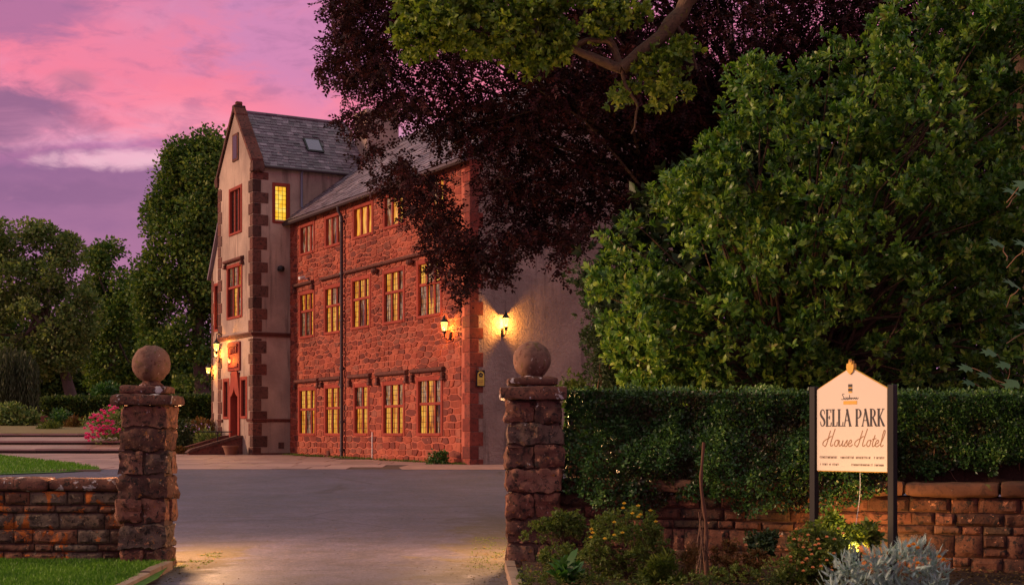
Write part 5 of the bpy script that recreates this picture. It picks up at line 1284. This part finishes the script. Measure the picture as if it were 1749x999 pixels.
rgw = np.random.default_rng(77); n = 5200; yy = rgw.uniform(.2, 15.5, n); xx = -np.abs(rgw.normal(size=n))*.22-.04
k = np.array([noise.noise(Vector((a*1.1, 5, 0)))+.35*noise.noise(Vector((a*5, 2, 0))) for a in yy]) > -.05; yy, xx = yy[k], xx[k]; n = len(yy)
P = np.array([hw(a, b, 0) for a, b in zip(xx, yy)]); P[:, 2] = [gz(q)+.01 for q in P[:, 1]]
V, T, R_ = leaves(P, np.array([0, 0, 1.])+rgw.normal(size=(n, 3))*.5, rgw.normal(size=(n, 3)), rgw.uniform(.02, .10, n), .35, 'rhomb', rgw.uniform(0, 1, n))
tag(tri_mesh('wall_foot_weeds', V, T, R_, M['bed']), 'thin weeds and moss growing along the foot of the red front', 'weeds', kind='stuff')
# ------------------------------------------------------------------ clipped hedge above the right wall
def big_hedge():
    rg = np.random.default_rng(51); A = Vector((.66, 17.25, 0)); B = Vector((7.6, 14.85, 0)); d = (B-A).normalized(); nn = Vector((d.y, -d.x, 0)); L = (B-A).length
    root = empty('clipped_hedge', (A+B)/2, 0, 'long dark green clipped hedge on top of the red garden wall', 'hedge'); ORG[root.name] = Vector(root.location)
    n = 74000; u = rg.uniform(0, L, n); W = 1.5; topz = np.interp(u, [0, L*.5, L], [2.12, 2.04, 2.0]); fx = [0, .5, .9, 1.7, 2.4, 3.0, 3.6, 3.9, 4.4, 5.2, 7.4]; fb = [.92, .80, .60, .82, .72, .70, .80, 1.0, 1.22, 1.20, 1.26]
    botz = np.interp(u, fx, fb)+np.array([noise.noise(Vector((q*2.4, 3, 0)))*.18+noise.noise(Vector((q*9, 1, 0)))*.10 for q in u])
    f = rg.uniform(0, 1, n); top = f < .30; end = f > .96
    o = np.where(top, rg.uniform(-W, 0, n), 0.); z = np.where(top, topz, botz+(topz-botz)*rg.uniform(0, 1, n)**.85)
    u = np.where(end, .0, u); o = np.where(end, rg.uniform(-W, 0, n), o)
    lump = np.array([noise.fractal(Vector((a*1.7, b*1.5, c*1.7)), .8, 2., 3) for a, b, c in zip(u, o, z)])
    shell = np.abs(rg.normal(size=n))*.035
    o = np.where(top | end, o, .04+lump*.10-shell+np.where(z < 1.15, (1.15-z)*.16, 0)); z = np.where(top, z+lump*.085-shell+rg.uniform(0, .03, n)*(rg.uniform(0, 1, n) > .8)*2.6, z)
    # round the long top edge
    t_ = np.clip((1.75-z)/.6, 0, 1); t_ = t_*t_*(3-2*t_); o = np.where((~top) & (~end) & (botz < 1.05), o+t_*(.40+lump*.10), o)
    near_edge = (~top) & (z > topz-.10); o = np.where(near_edge, o-(z-(topz-.10))**2*5, o)
    P = np.array(A)+np.outer(u, np.array(d))+np.outer(o, np.array(nn)); P[:, 2] = z
    out = np.where(top[:, None], np.array([0, 0, 1.0]), np.array(nn)[None]+np.array([0, 0, .45]))
    D = unit(out*.8+rg.normal(size=(n, 3))*.75); Nn = unit(out+rg.normal(size=(n, 3))*.6)
    rn = np.clip(.36+lump*.5+np.where(top, .26, 0)+rg.normal(size=n)*.16, 0, 1)  # leaves on top tinted lighter to paint the sun falling there
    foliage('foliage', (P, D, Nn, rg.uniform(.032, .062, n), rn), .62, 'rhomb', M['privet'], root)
    mb = MB()
    for q in range(60):
        t = q/60*L; t2 = (q+1)/60*L+.01; zb_ = min(.92, float(np.interp(t, fx, fb))+.2)
        mb.add([tuple(A+d*a+nn*b+Vector((0, 0, c))) for a in (t, t2) for b, c in ((-.12, zb_), (-.12, 1.93), (-1.4, 1.93), (-1.4, zb_))], [(0,1,2,3), (7,6,5,4), (0,4,5,1), (1,5,6,2), (2,6,7,3), (3,7,4,0)])
    mb.build('hedge_shade_core', M['soil'], root)  # solid dark core: shade inside and under the leaves put in as colour
    mb = MB(); rr = random.Random(3)
    for q in range(70):
        t = rr.uniform(.2, L-.2); s = A+d*t-nn*.35; e = A+d*(t+rr.uniform(-.3, .3))+nn*rr.uniform(.0, .08)+Vector((0, 0, rr.uniform(1.1, 1.5))); mb.tube(bent(s+Vector((0, 0, .95)), e, 5, rr, .08), [.012*(1-.8*j/5) for j in range(6)], 4, cap=False)
    mb.build('stems', M['twig'], root)
big_hedge()

# ------------------------------------------------------------------ large evergreen behind the hedge
EP = [(1290,70),(1330,60),(1365,88),(1400,28),(1425,8),(1445,60),(1500,30),(1545,-10),(1640,-40),(1860,-60),(1860,700),(1380,706),(1180,690),(1110,668),(1070,650),(1030,600),(1010,560),(1022,520),(1000,475),(1020,430),(1055,395),(1085,318),(1130,296),(1165,262),(1190,238),(1225,250),(1215,205),(1240,150),(1265,120)]
plant('evergreen_tree', EP, 20.6, 3.6, 2100, .23, .102, 'ever', 'huge glossy leaved evergreen filling the right side behind the hedge', 'tree', 'whorl', k=13, per=8, asp=.46, shape='oval', up=.75,
      trunk=[(4.4, 21.4, .2), (4.2, 21.2, 3.2), .2], limbs=170, lr=.035, parts=300, seed=61, gzv=.1, bulge=.8, rim=.1, spread=(.35, .85), gap=-.08, gapf=1.25)
plant('dark_shrub', [(975,470),(1000,440),(1040,470),(1080,560),(1110,640),(1120,690),(1005,690),(1015,650),(1000,620),(992,560),(1004,520)], 23.5, 2.0, 130, .32, .075, 'yew', 'darker fine leaved shrub between the grey end wall and the evergreen', 'shrub', 'whorl', k=16, per=7, asp=.42, up=.3, seed=62, gzv=.15, limbs=24, lr=.03)
plant('evergreen_tree', [(1010,420),(1100,330),(1250,230),(1400,140),(1600,90),(1860,40),(1860,720),(1040,720),(1040,560)], 25.5, 2.8, 900, .6, .19, 'yew', 'dark evergreen closing the gaps behind the huge glossy leaved one', 'tree', 'whorl', k=12, per=8, asp=.6, up=.3, seed=65, gzv=.2, limbs=50, lr=.05,
      trunk=[(7.0, 26, .2), (6.8, 26, 3.5), .2])
plant('low_shrub', [(925,668),(940,655),(985,640),(1010,655),(1060,660),(1060,690),(930,690)], 26, 1.0, 26, .22, .09, 'bed', 'straggly yellowish shrub showing above the hedge beside the right pier', 'shrub', 'whorl', k=10, per=5, asp=.4, up=1.0, seed=63, gzv=.2, limbs=8, lr=.02)
# ------------------------------------------------------------------ copper beech
BP = [(590,-120),(575,-20),(568,20),(590,60),(562,95),(556,120),(600,140),(602,160),(592,182),(640,182),(690,200),(728,222),(762,245),(795,262),(818,288),(822,345),(832,378),(825,420),(850,438),(880,410),(940,402),(985,398),(1040,350),(1100,330),(1180,280),(1300,240),(1500,160),(1900,120),(1900,-120)]
def beech_extra(rg):
    ds = []
    rr = random.Random(9); tips = [((745,300),(690,385)),((760,320),(700,375)),((780,350),(725,395)),((775,370),(712,425)),((800,400),(745,440)),((790,400),(760,480)),((810,410),(792,520)),((800,420),(776,500)),((835,430),(830,470)),((880,410),(862,488)),((905,400),(880,440)),((930,400),(905,430)),((960,400),(950,468)),((985,395),(965,440)),((1010,380),(985,420)),
        ((600,60),(553,85)),((610,100),(548,122)),((605,40),(565,8)),((610,150),(575,145)),((615,200),(580,212)),((640,215),(598,232)),((650,260),(612,272)),((700,290),(640,318)),((720,300),(655,330)),((720,180),(640,200)),((740,340),(680,345)),((600,10),(570,40)),((630,-10),(585,30)),((620,90),(580,60)),((690,280),(690,330)),((860,430),(842,480)),((1060,340),(1050,400)),((1090,330),(1075,380)),((770,380),(735,470)),((815,430),(800,495)),((640,120),(585,165))]
    for (a, b) in tips:
        for rep in range(4):
            Y0 = rg.uniform(24.5, 28); n = int(7+math.hypot(b[0]-a[0], b[1]-a[1])/5); j = rg.normal(size=4)*7
            pts = [at(a[0]+j[0]+(b[0]+j[2]*.6-a[0]-j[0])*t+0, a[1]+j[1]+(b[1]+j[3]*.6-a[1]-j[1])*t-18*math.sin(t*math.pi)*.6, Y0+t*.6) for t in np.linspace(0, 1, n)]
            p = np.array(pts)+rg.normal(size=(n, 3))*.06; ax = unit(np.gradient(p, axis=0)+rg.normal(size=(n, 3))*.35)
            ds.append(sprays(rg, p, ax, 8, .085, .15))
    return cat(*ds)
root, bc, br = plant('copper_beech', BP, 27, 5.5, 2000, .36, .082, 'beech', 'dark copper beech spreading its drooping branches across the house', 'tree', 'spray', k=11, per=11, asp=.62, up=.1,
      trunk=[(5.6, 28.5, .3), (4.6, 28, 8.5), .55], limbs=190, lr=.055, extra=beech_extra, seed=71, gzv=.27, bulge=.6, rim=.2)
# ------------------------------------------------------------------ overhanging oak bough with fresh leaves
def oak():
    rg = np.random.default_rng(81); rr = random.Random(81); Y = 18.6
    root = empty('oak_tree', (8.9, 23.6, .1), 0, 'oak with a mossy crooked bough and fresh yellow green leaves across the top', 'tree'); ORG[root.name] = Vector(root.location)
    A = lambda px, py, y=Y: at(px, py, y)
    mb = MB(); mb.tube([Vector((8.9, 23.6, .1)), Vector((8.8, 23.4, 3.5)), Vector((8.4, 22.8, 7.5)), Vector((7.0, 21.4, 10.2)), A(1330,-230), A(1235,-90), A(1180,-10)], [.30,.27,.22,.18,.16,.14,.12], 12); mb.build('trunk', M['bark'], root, smooth=True)
    def limb(path, r0, r1):
        P = []
        for i in range(len(path)-1): P += [Vector(path[i]).lerp(Vector(path[i+1]), t/4) for t in range(4)]
        P.append(Vector(path[-1])); sm = [P[0]]+[(P[i-1]+P[i]*2+P[i+1])/4 for i in range(1, len(P)-1)]+[P[-1]]; n = len(sm)
        sm = [p+Vector((noise.noise(p*5), noise.noise(p*5+Vector((7, 0, 0))), noise.noise(p*5+Vector((0, 7, 0)))))*.035 for p in sm]
        MB().tube(sm, [(r0+(r1-r0)*i/(n-1))*(1+.18*noise.noise(sm[i]*9)) for i in range(n)], 12).build('bough', M['bark'], root, smooth=True)
    limb([A(1182,-12), A(1165,20), A(1130,60), A(1095,90), A(1062,118)], .11, .085)
    limb([A(1062,118), A(1030,108), A(990,88), A(955,82), A(930,66)], .075, .035)
    limb([A(1058,116), A(1052,92), A(1040,72), A(1010,66), A(980,80), A(952,92)], .05, .03)
    limb([A(955,85), A(900,75), A(850,62), A(800,50), A(740,40)], .03, .012)
    limb([A(930,66), A(890,40), A(860,20), A(800,10)], .03, .012)
    limb([A(1062,118), A(1070,150), A(1090,180), A(1080,230)], .03, .012)
    limb([A(1150,40), A(1180,80), A(1190,120)], .03, .012)
    polys = [([(664,30),(690,0),(760,-15),(880,-20),(1040,-20),(1050,30),(1030,62),(985,70),(960,100),(930,120),(900,130),(880,128),(862,112),(840,100),(800,92),(780,72),(740,82),(712,104),(690,92),(672,60)], 330, 11),
             ([(1095,100),(1130,70),(1165,60),(1200,90),(1206,120),(1180,160),(1140,190),(1080,195),(1050,190),(1040,170),(1056,140),(1080,130)], 70, 9), ([(1040,0),(1120,-20),(1110,30),(1060,60),(1050,40)], 14, 9)]
    ds = []
    for poly, n, k in polys:
        c, rad = crown(rg, poly, Y, 1.6, n, .13, 1.0, .3)
        # leave gaps: keep clumps where a coarse noise is high
        kp = np.array([noise.noise(Vector(q)*1.9) for q in c]) > -.12; c, rad = c[kp], rad[kp]
        p, a = twigs_on(rg, c, rad, k, .25); ds.append(whorl(rg, p, a, 7, .085, .5, 'oval', spread=(.5, 1.0)))
    foliage('foliage', cat(*ds), .52, 'oval', M['oak'], root, parts=200, rng=rg)
oak()
# pale maple leaves reaching in at the right edge
def maple():
    root = empty('maple_sapling', (5.9, 16.6, .1), 0, 'maple sapling with a few big pale lobed leaves at the right edge', 'tree'); ORG[root.name] = Vector(root.location)
    rr = random.Random(5); rg = np.random.default_rng(5)
    mb = MB(); mb.tube(bent((5.95, 16.9, .1), at(1790, 300, 16.9), 8, rr, .2), [.03*(1-.7*j/8) for j in range(9)], 6)
    pts = [(1740,330,.30),(1715,420,.28),(1742,492,.32),(1752,310,.3),(1703,605,.24),(1725,622,.22),(1660,628,.24),(1690,640,.22),(1738,650,.26),(1760,420,.3),(1665,655,.2),(1765,560,.3)]
    tv, tt = SH['lobed']
    for px, py, s in pts:
        p = at(px, py, 16.7+rr.uniform(-.3, .4)); mb.tube(bent(Vector((5.95, 16.9, p.z-.2)), p, 4, rr, .05), .006, 4)
        D = np.array([[-1+rg.normal()*.4, -.5+rg.normal()*.2, .1+rg.normal()*.35]]); N_ = np.array([[.1, -.6, .9]])
        V, T, R = leaves(np.array([[0, 0, 0.]]), D, N_, np.array([s*.9]), 1.0, 'lobed', np.array([rr.random()])); o = tri_mesh('leaf', V, T, R, M['maple'], root); o.location = p-root.location
    mb.build('stem', M['twig'], root)
maple()

# ------------------------------------------------------------------ flower bed planting
B_ = lambda px, py, Y: at(px, py, Y)
r_, c_, _ = plant('yellow_flowering_shrub', [(985,960),(1000,915),(1020,880),(1040,872),(1062,864),(1085,868),(1105,860),(1120,885),(1145,925),(1155,960),(1140,990),(1000,1000)], 14.7, .9, 240, .07, .026, 'bed', 'bushy shrub dotted with small yellow flowers in front of the wall', 'shrub', 'whorl', k=14, per=8, asp=.45, up=.9, seed=91, gzv=.1, limbs=30, lr=.008)
flowers([B_(px, py, 14.25) for px, py in ((1064,869),(1066,861),(1090,865),(1094,880),(1090,884),(1111,873),(1010,905),(1012,911),(1009,919),(1033,921),(1063,911),(1049,915),(1080,878),(1120,892),(1049,893))], .030, 'f_yellow', r_, 'flower', 4)
plant('leggy_shrub', [(885,915),(905,895),(930,880),(950,872),(990,872),(1000,895),(990,920),(960,915),(930,925),(905,922)], 15.6, .5, 75, .07, .028, 'bed', 'leggy green shrub leaning across the foot of the right pier', 'shrub', 'whorl', k=13, per=8, asp=.42, up=.9, seed=92, gzv=.1, limbs=16, lr=.008)
plant('leggy_shrub', [(915,950),(935,925),(960,925),(985,930),(990,980),(925,985)], 15.0, .6, 60, .06, .026, 'bed', 'small upright green shrub between the pier and the yellow flowered shrub', 'shrub', 'whorl', k=11, per=7, asp=.42, up=1.2, seed=93, gzv=.1, limbs=14, lr=.008)
plant('broadleaf_plant', [(950,962),(965,955),(985,965),(990,1000),(952,1000)], 14.1, .3, 10, .05, .16, 'lush', 'clump of broad bright green leaves at the front of the bed', 'plant', 'whorl', k=4, per=3, asp=.42, shape='oval', up=2.0, seed=94, gzv=.1)
plant('ground_cover', [(880,985),(900,965),(930,975),(990,980),(1150,985),(1230,960),(1300,965),(1340,940),(1340,1010),(880,1010)], 14.0, .5, 150, .06, .03, 'bed', 'low weedy ground cover along the front of the bed', 'ground cover', 'whorl', k=9, per=5, asp=.35, up=.9, seed=95, gzv=.1)
plant('dry_perennial', [(1165,950),(1180,925),(1195,940),(1190,1000),(1160,1000)], 14.6, .3, 26, .06, .05, 'rust', 'tuft of orange brown dry stems left of the dead stump', 'plant', 'whorl', k=8, per=6, asp=.14, up=2.0, seed=96, gzv=.1)
plant('dry_perennial', [(1215,935),(1240,920),(1290,930),(1320,955),(1300,1000),(1215,990)], 14.7, .6, 60, .06, .04, 'rust', 'reddish fading ground plants between the dead stump and the roses', 'plant', 'whorl', k=9, per=6, asp=.4, up=.8, seed=97, gzv=.1)
plant('wispy_grass', [(1100,965),(1130,940),(1165,960),(1170,1005),(1095,1005)], 14.2, .4, 36, .07, .09, 'bed', 'wispy pale stems at the front right of the yellow flowered shrub', 'plant', 'whorl', k=8, per=6, asp=.06, up=2.4, seed=98, gzv=.1)
plant('leafy_weed', [(1270,920),(1300,905),(1330,912),(1335,940),(1290,950)], 15.2, .4, 30, .07, .06, 'yew', 'dark green leafy weeds at the foot of the wall left of the roses', 'plant', 'whorl', k=8, per=5, asp=.5, shape='oval', up=.7, seed=99, gzv=.1)
r_, c_, _ = plant('rose_bush', [(1335,960),(1335,930),(1350,905),(1385,895),(1430,900),(1462,925),(1470,960),(1440,1005),(1330,1005)], 14.15, .8, 170, .075, .036, 'bed', 'bush of small peach coloured roses below the left sign post', 'shrub', 'whorl', k=11, per=7, asp=.5, up=.8, seed=100, gzv=.1, limbs=24, lr=.006)
flowers([B_(px, py, 13.65+.1*math.sin(px)) for px, py in ((1334,917),(1356,922),(1372,936),(1383,940),(1392,932),(1400,938),(1386,948),(1378,955),(1370,962),(1397,922),(1398,930),(1412,918),(1425,922),(1432,904),(1440,912),(1343,940),(1350,952),(1412,958),(1424,946),(1402,968),(1388,970),(1372,976),(1420,975),(1440,952),(1330,935),(1360,905),(1380,915))], .027, 'f_peach', r_, 'flower', 5)
plant('lit_leafy_plant', [(1395,915),(1400,885),(1420,872),(1440,890),(1470,900),(1480,925),(1450,935),(1405,930)], 14.55, .5, 60, .07, .060, 'oak', 'bright yellow green leaves caught by the light below the sign', 'plant', 'whorl', k=7, per=6, asp=.5, shape='oval', up=.8, seed=101, gzv=.1)
plant('lit_leafy_plant', [(1470,905),(1485,890),(1500,895),(1503,930),(1475,935)], 14.9, .4, 20, .06, .08, 'bed', 'curling leafy plant against the right sign post', 'plant', 'whorl', k=6, per=5, asp=.4, shape='oval', up=1.0, seed=102, gzv=.1)
def silver():
    rg = np.random.default_rng(110)
    c, rad = crown(rg, [(1412,985),(1430,960),(1455,940),(1480,950),(1510,938),(1540,930),(1580,935),(1600,950),(1615,968),(1625,1000),(1620,1030),(1400,1030)], 13.5, .8, 230, .07, 1.0, .3)
    root = empty('silver_ragwort', (float(c[:, 0].mean()), 13.5, .1), 0, 'silver grey feathery ragwort in front of the right sign post', 'plant'); ORG[root.name] = Vector(root.location)
    p, a = twigs_on(rg, c, rad, 4, .9); n = len(p); k = 15
    P = []; D = []; N_ = []
    side = unit(np.cross(a, unit(rg.normal(size=a.shape)))); Lf = rg.uniform(.07, .12, n)
    for q in range(k):
        t = q/(k-1); s = 1 if q % 2 else -1; P.append(p+a*(t*Lf)[:, None]); D.append(unit(a*.8+side*s*(1-.5*t))); N_.append(np.cross(a, side)+rg.normal(size=a.shape)*.3)
    P.append(p); D.append(a); N_.append(np.cross(a, side))
    L = np.concatenate([Lf*.32*(1-.3*q/k) for q in range(k)]+[Lf]); P, D, N_ = map(np.concatenate, (P, D, N_))
    foliage('foliage', (P, D, N_, L, rg.uniform(0, 1, len(P))), .20, 'rhomb', M['silver'], root)
    flowers([B_(px, py, 13.05) for px, py in ((1552,934),(1560,931),(1567,937),(1604,952),(1611,957),(1567,963))], .034, 'f_orange', root, 'flower', 6)
silver()
flowers_root = None
def stump():
    rr = random.Random(7); p0 = at(1207, 960, 15.1); p0.z = .08
    root = empty('dead_stump', p0, 0, 'dead bare stem with stripped side shoots standing in front of the wall', 'dead stem'); ORG[root.name] = Vector(p0)
    mb = MB(); pts = bent(p0, at(1202, 755, 15.1), 12, rr, .10); mb.tube(pts, [.026*(1+.25*math.sin(i*2.3))*(1-.4*i/12) for i in range(13)], 10); mb.build('stem', M['bark_red'], root, smooth=True)
    for i in range(9):
        b = p0+Vector((rr.uniform(-.14, .22), rr.uniform(-.1, .1), 0)); e = at(1200+rr.uniform(-8, 8), rr.uniform(870, 930), 15.08)
        MB().tube(bent(b, e, 6, rr, .05), [.008*(1-.6*j/6) for j in range(7)], 5).build('side_shoot', M['twig'], root)
stump()
